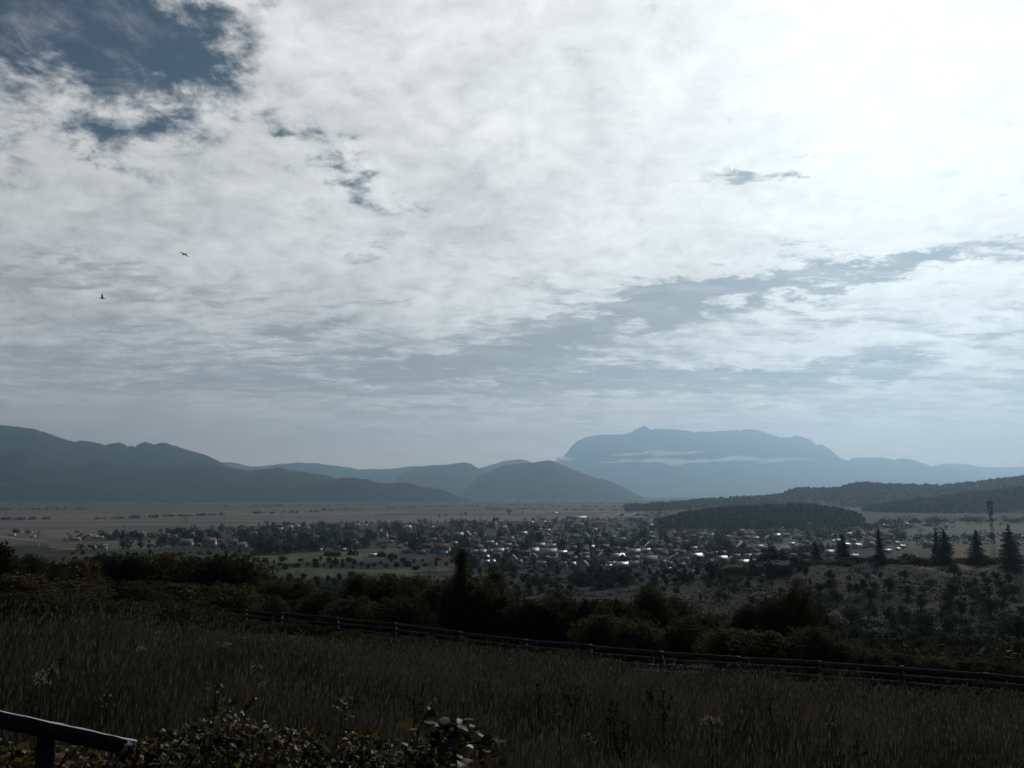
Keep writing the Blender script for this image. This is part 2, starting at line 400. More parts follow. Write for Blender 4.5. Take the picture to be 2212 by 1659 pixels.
# ------------------------------------------------------------------ mountains and hills
M_FAR = material('mountain_forest', (.022, .029, .027), .95, .9, .0012, .05)
M_HILL = material('hill_forest', (.030, .038, .028), .95, .5, .006, .05)
def ridge(name, crest, D, wfront, wback, m, rough=.6, spur=.17, seed=0, foot=-4.0, step=1.2, skew=0.0):
    r = np.random.default_rng(seed); crest = np.array(crest, float)
    px = np.arange(crest[0, 0], crest[-1, 0]+step, step)
    py = np.interp(px, crest[:, 0], crest[:, 1])
    jit = np.zeros(len(px))
    for wl, a in ((60, 1.1), (25, .8), (11, .55), (5, .45), (2.4, .35)):
        k = int((px[-1]-px[0])/wl)+3; jit += np.interp(px, px[0]+np.arange(k)*wl, r.normal(size=k))*a*rough
    top = at(px, py, D+skew*(px-px.mean())); rag = at(px, py+jit, D+skew*(px-px.mean()))[:, 2]-top[:, 2]
    dirs = top[:, :2]/np.linalg.norm(top[:, :2], axis=1)[:, None]
    t = np.concatenate([np.linspace(-1, 0, 26), np.linspace(0, 1, 12)[1:]])
    kw = int(46/step); ker = np.hanning(2*kw+1); ker /= ker.sum(); hs = np.convolve(np.pad(top[:, 2], kw, mode='edge'), ker, 'valid'); hs = np.minimum(hs, top[:, 2]+60)
    rows = []
    for tt in t:
        off = tt*wfront if tt < 0 else tt*wback
        base = (1-abs(tt))**1.0
        prof = base*.55+.45*sstep(base, 0, 1)
        xy = top[:, :2]+dirs*off
        sp = (1-np.abs(wob(xy[:, 0], xy[:, 1]*.45, wfront*.55, 8, 8+seed % 5)))*.7+wob(xy[:, 0], xy[:, 1], wfront*.16, 8, 20)*.3
        amp = spur*4*base*(1-base)
        wq = sstep(1-abs(tt), .62, 1.0); h = np.maximum(top[:, 2]*wq+hs*(1-wq)-foot, 0)
        z = foot+h*np.clip(prof*(1+amp*(sp-.4)), 0, 1.0)+rag*max(0, 1-abs(tt)*14)
        rows.append(np.column_stack([xy, z]))
    v = np.concatenate(rows); n = len(px)
    i, j = np.meshgrid(np.arange(len(t)-1), np.arange(n-1), indexing='ij')
    q = np.stack([i*n+j, i*n+j+1, (i+1)*n+j+1, (i+1)*n+j], -1).reshape(-1, 4)
    top[:, 2] += rag
    return tag(link(name, mesh(name, v, q, [m], smooth=True)), kind='structure'), top
Z1 = lambda L: [(x*.25122, 881+y*.25122) for x, y in L]
Z2 = lambda L: [(542.2+x*.25122, 881+y*.25122) for x, y in L]
Z3 = lambda L: [(1084.3+x*.25122, 881+y*.25122) for x, y in L]
Z4 = lambda L: [(1656.3+x*.25122, 881+y*.25122) for x, y in L]
B = [(2560, 1070)]
ridge('far_mountain', Z4([(900, 640), (1200, 560), (1500, 485), (1700, 482), (1900, 515), (2212, 505)])+[(2350, 1000), (2560, 1040)], 31500, 2200, 1800, M_FAR, .5, seed=1, step=2)
ridge('mountain', [(1150, 1080), (1180, 1020)]+Z3([(470, 440), (492, 422), (505, 436), (522, 425), (560, 380), (590, 340), (620, 308), (680, 280), (740, 254), (850, 240), (1000, 238), (1080, 221), (1150, 180), (1195, 160), (1230, 148), (1280, 178), (1400, 176), (1520, 180), (1650, 206), (1800, 210), (1900, 195), (1970, 187), (2100, 182), (2212, 195)])
      + Z4([(60, 238), (120, 256), (180, 254), (240, 240), (300, 245), (380, 268), (420, 318), (480, 326), (540, 350), (600, 405), (690, 455), (740, 440), (800, 430), (900, 425), (1000, 428), (1090, 446), (1180, 430), (1260, 440), (1340, 475), (1440, 510), (1600, 512), (1750, 550), (1900, 590), (2212, 640)])+[(2400, 1062)], 27500, 7000, 3000, M_FAR, 1.0, seed=2)
ridge('far_hills', [(440, 1040)]+Z1([(1920, 468), (2050, 480), (2120, 500)])+Z2([(0, 505), (200, 490), (400, 470), (550, 478), (700, 495), (850, 512), (940, 532), (1050, 530), (1200, 525), (1330, 508), (1420, 500), (1500, 510), (1700, 560), (2000, 640)])+[(1090, 1070)], 20000, 4500, 3000, M_FAR, .5, seed=3)
ridge('far_hills', [(940, 1060)]+Z2([(1700, 560), (1950, 520), (2100, 475)])+Z3([(0, 460), (150, 438), (200, 448), (260, 475), (400, 560), (600, 700)])+[(1260, 1075)], 19500, 3500, 3000, M_FAR, .5, seed=4)
ridge('hills', [(830, 1065)]+Z2([(1200, 640), (1350, 540), (1480, 507), (1600, 492), (1720, 484), (1830, 470), (1890, 482), (1950, 515), (2050, 550), (2212, 640)])+[(1150, 1070)], 15500, 3000, 3000, M_FAR, .55, seed=5)
ridge('hills', [(1000, 1060)]+Z3([(-200, 590), (-80, 530), (0, 500), (120, 485), (270, 470), (390, 447), (450, 462), (550, 500), (700, 562), (800, 602), (870, 606), (925, 625), (1050, 682), (1150, 742), (1260, 790)])+[(1420, 1083)], 12500, 2600, 2500, M_FAR, .6, seed=6)
ridge('hills', [(-420, 915), (-200, 900)]+Z1([(0, 145), (150, 160), (300, 185), (450, 235), (560, 270), (650, 290), (700, 283), (800, 292), (900, 318), (960, 305), (1030, 298), (1080, 316), (1095, 332), (1130, 321), (1160, 336), (1210, 300), (1250, 290), (1330, 318), (1370, 304), (1420, 303), (1500, 325), (1600, 360), (1750, 395), (1850, 440), (1970, 500), (2212, 580)])+[(680, 1062)], 12500, 3200, 3000, M_FAR, .5, seed=7)
ridge('wooded_hills', [(-420, 1000), (-150, 995)]+Z1([(0, 430), (60, 390), (170, 370), (240, 380), (330, 430), (440, 470), (520, 458), (600, 490), (750, 490), (820, 465), (900, 470), (1000, 495), (1100, 500), (1200, 490), (1450, 520), (1600, 500), (1720, 482), (1850, 495), (2000, 515), (2158, 540)])
      + Z2([(120, 522), (230, 505), (350, 540), (500, 562), (640, 576), (750, 612), (900, 640), (1100, 690)])+[(860, 1074)], 9300, 1900, 1900, M_HILL, .6, seed=8)
ridge('wooded_hills', [(150, 1074), (330, 1066)]+Z2([(-400, 700), (-150, 660), (0, 655), (180, 640), (400, 660), (620, 640), (770, 610), (880, 600), (1000, 612), (1090, 640), (1180, 650), (1290, 640), (1400, 650), (1500, 680), (1600, 690), (1700, 720), (1800, 765)])+[(1020, 1080)], 8200, 800, 900, M_HILL, .7, seed=9)
ridge('wooded_hills', [(-420, 1040), (0, 1041), (150, 1046), (330, 1058), (480, 1072)], 8000, 700, 900, M_HILL, .9, seed=10)
# hills beside the village, wooded with single small crowns
hillB, topB = ridge('wooded_hill', [(1350, 1098)]+Z3([(1240, 850), (1600, 825), (1800, 803), (2050, 793), (2212, 788)])+Z4([(130, 768), (220, 720), (350, 711), (500, 716), (640, 706), (740, 676), (860, 669), (1050, 677), (1300, 684), (1500, 689), (1700, 670), (1900, 646), (2050, 627), (2212, 612)])+[(2350, 1024), (2560, 1010)], 4500, 900, 700, M_HILL, .35, seed=11, foot=0)
hillC, topC = ridge('wooded_hill', [(1800, 1118)]+Z4([(900, 872), (1100, 848), (1300, 814), (1500, 794), (1700, 769), (1900, 745), (2212, 712)])+[(2330, 1054), (2560, 1044)], 3100, 560, 500, M_HILL, .35, seed=12, foot=4)
hillA, topA = ridge('wooded_hill', [(1425, 1132), (1450, 1124), (1500, 1113), (1560, 1106), (1640, 1102)]+Z4([(220, 862), (420, 874), (640, 905), (800, 955), (880, 1015), (940, 1055)])+[(1935, 1160)], 2150, 330, 260, M_HILL, .4, seed=13, foot=-1)

# ------------------------------------------------------------------ leaf materials
L_DARK = material('leaf_dark', (.044, .048, .025), .8, .3, .4, .03, leaf=.35, island=.45, objvar=.25, trans_col=1.3)
L_BROWN = material('leaf_autumn', (.056, .052, .028), .8, .3, .4, .03, leaf=.38, island=.5, tint=(.074, .060, .030), objvar=.2, trans_col=1.5)
L_OLIVE = material('leaf_olive', (.053, .055, .028), .8, .3, .4, .03, leaf=.35, island=.5, tint=(.068, .062, .029), objvar=.25, trans_col=1.4)
L_FIR = material('fir_needles', (.014, .020, .012), .7, .3, .6, .2, island=.3, objvar=.15)
L_VILL = material('village_foliage', (.034, .044, .024), .8, .3, .2, .2, leaf=.2, island=.4, objvar=.35)
L_PALE = material('pale_foliage', (.070, .078, .040), .8, .3, .2, .2, leaf=.2, island=.4, objvar=.3)
L_WOOD = material('woodland_foliage', (.030, .040, .022), .85, .3, .05, .15, island=.5)
BARK = material('bark', (.050, .040, .030), .9, .3, 6, .2, stretch=(1, 1, .25), bump=.3)

def ordinal(k):
    L = ['first', 'second', 'third', 'fourth', 'fifth', 'sixth', 'seventh', 'eighth', 'ninth', 'tenth', 'eleventh', 'twelfth', 'thirteenth', 'fourteenth', 'fifteenth',
         'sixteenth', 'seventeenth', 'eighteenth', 'nineteenth', 'twentieth', 'thirtieth', 'fortieth']
    return L[k] if k < 20 else ('twenty-' if k < 29 else 'thirty-')+L[(k+1) % 10-1] if (k+1) % 10 else L[k//10+18]

def blob_points(blobs, n, seed):
    r = np.random.default_rng(seed); b = np.array(blobs, float)
    w = (b[:, 3]*b[:, 4])**1.0; k = r.choice(len(b), n, p=w/w.sum())
    d = r.normal(size=(n, 3)); d /= np.linalg.norm(d, axis=1)[:, None]
    rad = np.where(r.random(n) < .7, r.uniform(.78, 1.06, n), r.uniform(.2, .8, n))
    rad *= 1+.16*np.sin(d[:, 0]*7+k*1.7)*np.sin(d[:, 1]*6+k)+.12*np.sin(d[:, 2]*9+k*2.1)
    return b[k, :3]+d*rad[:, None]*np.stack([b[k, 3], b[k, 3], b[k, 4]], 1)

def leafy(h, w, trunk_h, nblob, nleaf, ls, seed, lm, stems=1, trunk_r=.12, cone=0.0, aspect=.62, sprays=18):
    """crown and trunk meshes of a broadleaf tree or a bush, base at the origin"""
    r = np.random.default_rng(seed); blobs = []
    for i in range(nblob):
        t = (i+.5)/nblob
        z = trunk_h+(h-trunk_h)*(.06+.84*t)
        env = (w/2)*((1-cone)*math.sqrt(max(.05, 1-(2*t-.85)**2*.8))+cone*(1.02-t)*1.05)
        a = i*2.4+r.uniform(-.5, .5); rr = env*r.uniform(.15, .72)*(1 if i else .2)
        br = max(env*r.uniform(.46, .70), .09*w)
        blobs.append((math.cos(a)*rr, math.sin(a)*rr, min(z, h-br*.85), br, br*r.uniform(.8, 1.15)))
    P = blob_points(blobs, nleaf, seed)
    # sprays: shoots that break the outline
    for i in range(sprays):
        b = blobs[r.integers(len(blobs))]; d = r.normal(size=3); d[2] = abs(d[2])+.3; d /= np.linalg.norm(d)
        L = b[3]*r.uniform(1.0, 1.55); t = r.uniform(.75, 1, 22)[:, None]
        P = np.concatenate([P, np.array(b[:3])+d*L*t+r.normal(size=(22, 3))*ls*.8])
    P = P[P[:, 2] > .02*h]
    c = MB(); c.leaves(P, ls, .5, aspect, seed)
    tr = MB()
    for k in range(stems):
        a = 6.28*k/max(stems, 1)+r.uniform(0, 1); off = np.array([math.cos(a), math.sin(a), 0])*(.0 if stems == 1 else w*.10)
        top = np.array([off[0]*2, off[1]*2, trunk_h+(h-trunk_h)*.55])
        tr.tube([off-[0, 0, .3], off*1.1+[0, 0, trunk_h*.6], off*1.5+[r.uniform(-.05, .05)*w, 0, max(trunk_h, .2*h)], top], [trunk_r*1.25, trunk_r, trunk_r*.8, trunk_r*.3], 7)
    for b in blobs:
        z0 = trunk_h*.75+(b[2]-trunk_h)*.25; z0 = max(z0, .1*h)
        tr.tube([[0, 0, z0], [b[0]*.5, b[1]*.5, z0+(b[2]-z0)*.6], [b[0], b[1], b[2]]], [trunk_r*.5, trunk_r*.35, trunk_r*.12], 5)
    return c.build('crown', [lm]), tr.build('trunk', [BARK]), h, w

def place(name, proto, loc, h, w, label, cat, group=None, rz=None, parts=('crown', 'trunk')):
    """an Empty at the base with copies of the prototype's crown and trunk as its parts"""
    cm, tm, h0, w0 = proto
    o = bpy.data.objects.new(name, None); COL.objects.link(o); o.empty_display_size = .2
    o.location = loc; o.rotation_euler = (0, 0, random.uniform(0, 6.28) if rz is None else rz); o.scale = (w/w0, w/w0, h/h0)
    link(parts[0], cm, o); link(parts[1], tm, o)
    return tag(o, label, cat, group)

BUSH = [leafy(3.0, 3.6, .1, 12, 10000, .085, 20+i, [L_DARK, L_BROWN, L_OLIVE][i % 3], stems=4, trunk_r=.05) for i in range(6)]
TREE = [leafy(6.0, 5.0, .6, 17, 15000, .10, 40+i, [L_DARK, L_OLIVE, L_DARK][i % 3], stems=1, trunk_r=.12) for i in range(6)]
SHRUB = [leafy(1.0, 1.6, .02, 7, 3000, .05, 60+i, [L_DARK, L_OLIVE, L_BROWN][i % 3], stems=4, trunk_r=.02, sprays=10) for i in range(4)]
CONE = leafy(8.0, 4.2, .3, 30, 17000, .09, 80, L_OLIVE, stems=1, trunk_r=.14, cone=.92)
SCRUB = [leafy(4.0, 4.4, .1, 9, 1100, .26, 90+i, [L_DARK, L_VILL, L_OLIVE, L_DARK][i % 4], stems=2, trunk_r=.08, sprays=5) for i in range(6)]
ORCH = [leafy(3.8, 3.4, 1.1, 8, 900, .18, 110+i, [L_DARK, L_VILL][i % 2], stems=1, trunk_r=.13, sprays=4) for i in range(5)]

def conifer(h, w, seed, gap=0.0):
    r = np.random.default_rng(seed); c = MB(); P = []; N = []
    tr = MB(); tr.tube([[0, 0, -.5], [0, 0, h*.5], [0, 0, h*.99]], [w*.045, w*.028, w*.004], 7)
    lev = 30
    for i in range(lev):
        t = (i+r.uniform(-.2, .2))/lev; z = h*(.05+.93*t)
        R_ = w/2*(1-t)**.82*(.86+.28*r.random())+.03*w
        for k in range(int(9-4*t)):
            if r.random() < gap+.14: continue
            a = r.uniform(0, 6.28); L = R_*r.uniform(.52, 1.18); d = np.array([math.cos(a), math.sin(a), 0])
            m = max(5, int(L*5)); s = np.linspace(.12, 1, m)
            dz = -L*(.42*s-.20*s**3*1.0)*(1.0-.45*t)+L*.06
            p = d*(L*s)[:, None]; p[:, 2] = z+dz
            for rep in range(5):
                wd = .22*L*(1.05-s*.75)
                q = p+r.normal(size=p.shape)*np.stack([wd, wd, wd*.42], 1); q[:, 2] -= abs(r.normal(size=m))*wd*.55
                P.append(q)
            tr.tube([[0, 0, z], p[len(p)//2], p[-1]], [.05, .035, .01], 3, False)
    P = np.concatenate(P); P = P[P[:, 2] > .15]
    c.leaves(P, .30, .9, .42, seed)
    return c.build('crown', [L_FIR]), tr.build('trunk', [BARK]), h, w

# ------------------------------------------------------------------ the belt of bushes and trees behind the meadow fence
def belt():
    rows = [('b', [(-20, 1198, 120, 52, 't'), (18, 1172, 95, 50, 't'), (82, 1196, 85, 53, 't'), (128, 1222, 80, 57, 'b'), (180, 1212, 110, 66, 'b'), (240, 1195, 110, 72, 't'), (305, 1201, 110, 73, 'b'), (365, 1203, 105, 75, 'b'),
                    (425, 1199, 110, 77, 't'), (485, 1206, 105, 78, 'b'), (545, 1216, 105, 80, 'b'), (604, 1256, 110, 74, 'b'), (662, 1262, 100, 74, 'b'), (778, 1240, 100, 72, 't'), (842, 1237, 115, 70, 't'), (905, 1241, 95, 72, 't'),
                    (1072, 1234, 70, 76, 'b'), (1205, 1278, 90, 80, 'b'), (1330, 1296, 120, 66, 't'), (1398, 1268, 115, 68, 't'), (1446, 1288, 95, 72, 't'), (1522, 1332, 85, 64, 'b'), (1600, 1308, 95, 58, 't'), (1655, 1290, 115, 57, 't'),
                    (1704, 1265, 110, 58, 't'), (1752, 1302, 85, 60, 't')]),
            ('m', [(60, 1250, 160, 47, 'b'), (170, 1262, 150, 51, 'b'), (285, 1262, 150, 56, 'b'), (395, 1265, 150, 61, 'b'), (505, 1268, 140, 65, 'b'), (592, 1290, 110, 66, 'b'), (705, 1282, 110, 66, 'b'), (760, 1300, 110, 60, 'b'),
                   (880, 1296, 120, 60, 'b'), (945, 1264, 90, 66, 'b'), (1046, 1262, 75, 64, 'b'), (1092, 1291, 115, 64, 'b'), (1152, 1300, 120, 62, 'b'), (1215, 1302, 100, 62, 'b'), (1268, 1304, 110, 60, 'b'), (1295, 1332, 110, 56, 'b'),
                   (1368, 1346, 120, 54, 'b'), (1472, 1342, 115, 55, 'b'), (1560, 1366, 110, 50, 'b'), (1640, 1372, 150, 49, 'b'), (1738, 1366, 125, 49, 'b'), (1800, 1394, 115, 49, 'b'), (1862, 1414, 105, 47, 'b'), (1925, 1420, 110, 47, 'b'),
                   (1992, 1426, 110, 46, 'b'), (2062, 1433, 110, 45, 'b'), (2132, 1441, 110, 44.5, 'b'), (2204, 1449, 105, 44, 'b')]),
            ('f', [(-10, 1292, 210, 37, 'b'), (110, 1300, 200, 38, 'b'), (235, 1308, 190, 40, 'b'), (355, 1314, 180, 43, 'b'), (450, 1328, 130, 46, 'b')])]
    what = {'b': 'on the outer side of the meadow fence', 'm': 'close behind the meadow fence', 'f': 'on the meadow side of the fence line'}
    for key, items in rows:
        cnt = {'t': 0, 'b': 0}
        for n, (px, py, w, Y, k) in enumerate(items):
            if key == 'f' or (key == 'm' and px < 560): Y = Y-1.5
            x = (px-CX)/F*Y; z = float(terrain(x, Y)); top = at(px, py, Y)[2]
            h = max(top-z+.15, .9 if key != 'f' else 1.15); W = w/F*Y*1.18
            pr = TREE[(n*2+len(key)) % 6] if k == 't' else BUSH[(n+{'b': 0, 'm': 1, 'f': 0}[key]) % 6]
            if key == 'f': pr = BUSH[(0, 3)[n % 2]]
            cnt[k] += 1
            zone = ('beyond the weathered lone post', 'between the lone post and the cone-shaped tree', 'between the cone-shaped tree and the orchard slope', 'below the orchard slope')[0 if px < 330 else 1 if px < 1000 else 2 if px < 1500 else 3]
            look = {'t': 'dark broad-crowned tree', 'b': ('dark leafy bush', 'brownish autumn bush', 'olive green bush')[(n+1) % 3 if key == 'm' else n % 3]}[k]
            lab = (look, {'b': 'in the tall hedge', 'm': 'in the lower hedge', 'f': 'at the meadow edge'}[key], zone)
            yield place('tree' if k == 't' else 'bush', pr, (x, Y, z), h, W, None, 'tree' if k == 't' else 'bush', 'trees and bushes along the meadow fence'), lab, px
_seen = {}
_belt = list(belt())
for o, lab, px in sorted(_belt, key=lambda t: t[2]):
    _seen.setdefault(lab, []).append(o)
for lab, os_ in _seen.items():
    for i, o in enumerate(os_):
        n = len(os_)
        o['label'] = f'{lab[0]} {lab[1]} {lab[2]}' if n == 1 else f'{ordinal(i)} {lab[0]} {lab[1]} {lab[2]}'
def _cone():
    Y = 64.0; x = (1000-CX)/F*Y; z = float(terrain(x, Y)); h = at(1000, 1172, Y)[2]-z
    place('tree', CONE, (x, Y, z), h+.1, 150/F*Y, 'tall cone-shaped leafy tree rising alone above the hedge', 'tree', rz=.4)
_cone()
# low growth along the foot of the fence
def fence_line(px):
    """distance of the board fence at a measured column"""
    k = (px-CX)/F
    return 42.7/(.487*k+.873)
for i, px in enumerate(np.linspace(500, 1330, 17)):
    Y = fence_line(px)-random.uniform(.8, 2.6); x = (px-CX)/F*Y
    place('shrub', SHRUB[i % 4], (x, Y, float(terrain(x, Y))), random.uniform(.45, .85), random.uniform(1.6, 2.6),
          f'low dark shrub against the board fence, {ordinal(i)} along from the hedge end', 'shrub', 'low shrubs at the foot of the fence', parts=('foliage', 'stem'))

# ------------------------------------------------------------------ conifers on the orchard ridge
def conifers():
    L = [(425, 1165, 1318, 96, 'small sparse fir standing apart beside a dark hedge', .35), (660, 1080, 1310, 150, 'broad dark fir in front of white roofs', 0), (975, 1038, 1335, 105, 'slim spire-shaped fir standing alone on the ridge', 0),
         (1465, 1030, 1345, 112, 'slimmer fir of the close pair on the ridge', .05), (1536, 1030, 1350, 160, 'wider fir of the close pair on the ridge', 0), (1815, 1038, 1345, 180, 'fir with uneven tip beside the telecom mast', .12), (2095, 988, 1385, 215, 'tallest and widest fir, past the telecom mast', 0)]
    for i, (zx, zt, zb, w, lab, gap) in enumerate(L):
        px = 1656.3+zx*.25122; pt = 881+zt*.25122; pb = 881+zb*.25122
        g = hit(px, pb, 200)[0]
        if g[1] > 480: g = np.array([(px-CX)/F*430, 430.0, 0]); g[2] = terrain(g[0], g[1])
        h = at(px, pt, g[1])[2]-g[2]; W = w*.25122/F*g[1]
        pr = conifer(h, W*1.1, 200+i, gap)
        place('fir_tree', pr, g, h, W*1.1, lab, 'fir tree', 'firs along the orchard ridge')
conifers()
def ridge_hedge():
    L = [(1725, 1228, 40), (1760, 1222, 40), (1800, 1222, 50), (1835, 1218, 50), (1880, 1202, 40), (1912, 1206, 45), (1945, 1198, 40), (1972, 1204, 40), (2005, 1212, 40), (2062, 1214, 40), (2085, 1210, 40), (2112, 1206, 50), (2150, 1203, 45), (2182, 1206, 50), (2210, 1210, 40)]
    for i, (px, py, w) in enumerate(L):
        Y = 428.0+6*math.sin(i*2.3); x = (px-CX)/F*Y; z = float(terrain(x, Y)); h = max(at(px, py, Y)[2]-z, 2.2)
        near = ['the small sparse fir', 'the small sparse fir', 'the broad dark fir', 'the broad dark fir', 'the spire-shaped fir', 'the spire-shaped fir', 'the spire-shaped fir', 'the spire-shaped fir', 'the close fir pair', 'the close fir pair', 'the telecom mast', 'the telecom mast', 'the telecom mast', 'the tallest fir', 'the tallest fir'][i]
        k = [j for j in range(15) if near == ['the small sparse fir', 'the small sparse fir', 'the broad dark fir', 'the broad dark fir', 'the spire-shaped fir', 'the spire-shaped fir', 'the spire-shaped fir', 'the spire-shaped fir', 'the close fir pair', 'the close fir pair', 'the telecom mast', 'the telecom mast', 'the telecom mast', 'the tallest fir', 'the tallest fir'][j]].index(i)
        place('bush', SCRUB[(0, 3, 4)[i % 3]], (x, Y, z), h, w/F*Y*1.35, f'dark ridge hedge bush, {ordinal(k)} at the foot of {near}', 'bush', 'hedge bushes on the orchard ridge')
ridge_hedge()

# ------------------------------------------------------------------ orchard on the slope
def scatter(poly, n, dmin, seed, sq=1.6):
    r = np.random.default_rng(seed); xs = [p[0] for p in poly]; ys = [p[1] for p in poly]; out = []
    for _ in range(n*60):
        p = (r.uniform(min(xs), max(xs)), r.uniform(min(ys), max(ys)))
        if not inpoly(np.array([p[0]]), np.array([p[1]]), poly)[0]: continue
        if any((p[0]-q[0])**2+((p[1]-q[1])*sq)**2 < dmin**2 for q in out): continue
        out.append(p)
        if len(out) >= n: break
    return out
def orchard():
    pts = scatter([(1345, 1276), (1560, 1250), (1760, 1238), (2212, 1248), (2230, 1420), (2010, 1408), (1880, 1370), (1790, 1330), (1560, 1310)], 150, 11, 5)
    big = [(2000, 1368, 40), (2050, 1375, 34), (1958, 1360, 36), (1930, 1366, 30), (2140, 1330, 34), (2200, 1395, 60), (1990, 1318, 26), (2170, 1300, 30), (1962, 1290, 22), (1880, 1300, 26), (2010, 1270, 18), (2180, 1265, 24)]
    pts = [p for p in pts if all(abs(p[0]-b[0])+abs(p[1]-b[1]) > 24 for b in big)]
    g = hit([p[0] for p in pts]+[b[0] for b in big], [p[1] for p in pts]+[b[1] for b in big], 90, 470)
    zones = {}
    for i, (x, y, z) in enumerate(g):
        bigone = i >= len(pts)
        h = big[i-len(pts)][2]/F*y*1.05 if bigone else random.choice([1.7, 2.4, 3.0, 3.6, 4.6])*random.uniform(.85, 1.15)
        if y > 465: continue
        px, py = project([x, y, z]); px, py = float(px[0]), float(py[0])
        look = ('small trunked orchard tree', 'round-headed orchard tree', 'thin orchard tree')[i % 3] if not bigone else 'large spreading orchard tree'
        band = 'on the upper slope' if py < 1285 else 'on the middle slope' if py < 1340 else 'on the lower slope'
        side = 'below the small sparse fir' if px < 1790 else 'below the spire-shaped fir' if px < 1960 else 'below the close fir pair' if px < 2090 else 'below the tallest fir'
        if px < 1600: side = 'toward the village'
        w = h*random.uniform(.65, 1.45)*(.7 if look.startswith('thin') else 1)
        o = place('orchard_tree', ORCH[i % 5], (x, y, z-.05), h, w, None, 'fruit tree', f'orchard trees {band} {side}')
        zones.setdefault((look, band, side), []).append((px, o))
    for (look, band, side), L in zones.items():
        L.sort(key=lambda t: t[0])
        for k, (px, o) in enumerate(L):
            o['label'] = f'{look} {band} {side}' if len(L) == 1 else f'{ordinal(k)} {look} {band} {side}'
orchard()
# scrub in the hollow below the orchard
def hollow():
    pts = scatter([(1790, 1345), (1880, 1375), (2000, 1405), (2212, 1425), (2212, 1452), (1900, 1425), (1790, 1400)], 22, 26, 9)
    pts += [(1790, 1350), (1815, 1362), (1845, 1372), (1990, 1398), (2090, 1415)]
    g = hit([p[0] for p in pts], [p[1] for p in pts], 75, 300); o_ = np.argsort(g[:, 0])
    for k, i in enumerate(o_):
        x, y, z = g[i]; h = random.uniform(2.0, 3.6)
        place('bush', SCRUB[(0, 1, 3)[k % 3]], (x, y, z), h, h*1.5, f'dark scrub bush in the hollow under the orchard, {ordinal(k)} from the hedge trees', 'bush', 'scrub in the hollow under the orchard')
hollow()

# tussocks of rough grass on the slopes below the meadow
def rough_grass():
    rr = np.random.default_rng(61); n = 120000; Y = 62*np.exp(rr.random(n)*math.log(620/62)); x = (rr.uniform(-60, 2270, n)-CX)/F*Y; z = terrain(x, Y)
    keep = wob(x, Y, 34, 8, 2)+rr.normal(size=n)*.6 > -.55; x, Y, z = x[keep], Y[keep], z[keep]; n = len(x); q = 5; h = rr.uniform(.25, .75, n)*(1+(rr.random(n) < .12)*.9)
    d = rr.normal(size=(n, q, 3)); d /= np.linalg.norm(d, axis=2)[..., None]; d[..., 2] = np.abs(d[..., 2])
    m = MB(); m.leaves((np.stack([x, Y, z], 1)[:, None]+d*(h*.8)[:, None, None]*np.array([1.6, 1.6, .8])).reshape(-1, 3), np.repeat(h*.42, q), .6, .6, 9)
    tag(link('rough_grass', m.build('rough_grass', [material('tussock', (.018, .018, .009), .9, .4, .03, .1, leaf=.15, island=.5, tint=(.010, .013, .006))])), kind='stuff')
rough_grass()

# undergrowth that ties the separate bushes of the slopes together
def undergrowth():
    rr = np.random.default_rng(67); n = 16000; Y = 70*np.exp(rr.random(n)*math.log(760/70)); x = (rr.uniform(-60, 2270, n)-CX)/F*Y; z = terrain(x, Y); px, py = project(np.stack([x, Y, z], 1))
    k = wob(x, Y, 70, 8, 6)+.6*wob(x, Y, 22, 8, 13)
    keep = k > np.where(Y < 150, .25, .62)
    for f in ([(530, 1206), (600, 1197), (720, 1191), (800, 1194), (880, 1200), (820, 1214), (640, 1218), (540, 1215)], [(580, 1234), (760, 1230), (940, 1244), (760, 1250), (590, 1248)], [(800, 1232), (960, 1222), (970, 1232), (860, 1238)]): keep &= ~inpoly(px, py, f)
    x, Y, z, k = x[keep], Y[keep], z[keep], k[keep]; n = len(x); q = 26; h = rr.uniform(.5, 1.9, n)*(.7+.5*np.clip(k, 0, 1.5))
    d = rr.normal(size=(n, q, 3)); d /= np.linalg.norm(d, axis=2)[..., None]; d[..., 2] = np.abs(d[..., 2]); d *= rr.uniform(.55, 1.1, (n, q, 1))
    m = MB(); m.leaves((np.stack([x, Y, z], 1)[:, None]+d*h[:, None, None]*np.array([1.25, 1.25, 1])).reshape(-1, 3), np.repeat(h*.20, q), .5, .7, 8)
    tag(link('undergrowth', m.build('undergrowth', [material('undergrowth_leaf', (.036, .040, .020), .85, .3, .05, .1, leaf=.2, island=.5, tint=(.055, .050, .024))])), kind='stuff')
undergrowth()

# ------------------------------------------------------------------ village
RM = {'white': material('white_sheet_roof', (.58, .58, .58), .50, .12, .4, .5, metal=.5, objvar=.12), 'lightgrey': material('grey_sheet_roof', (.44, .44, .45), .5, .2, .4, .5, metal=.25, objvar=.15),
      'grey': material('asbestos_roof', (.28, .28, .29), .7, .25, .6, .3, objvar=.2), 'brown': material('brown_tiles', (.200, .150, .130), .75, .3, .8, .3, objvar=.25),
      'red': material('red_tiles', (.260, .150, .125), .75, .25, .8, .3, objvar=.15), 'orange': material('orange_tiles', (.42, .165, .10), .7, .2, .8, .3),
      'blue': material('blue_sheet_roof', (.20, .40, .52), .45, .12, .4, .5), 'dark': material('dark_boards', (.030, .026, .022), .85, .3, .6, .2), 'pink': material('pale_red_tiles', (.44, .35, .31), .7, .2, .8, .3)}
WM = {'white': material('white_plaster', (.68, .68, .65), .85, .15, .5, .2), 'cream': material('cream_plaster', (.44, .41, .35), .85, .2, .5, .2, objvar=.2), 'dark': material('dark_timber_wall', (.045, .037, .030), .85, .3, 1, .2),
      'brick': material('brick_wall', (.17, .10, .075), .85, .25, 1, .2)}
GLASS = material('window_glass', (.02, .025, .03), .15, .1, 1, .5)
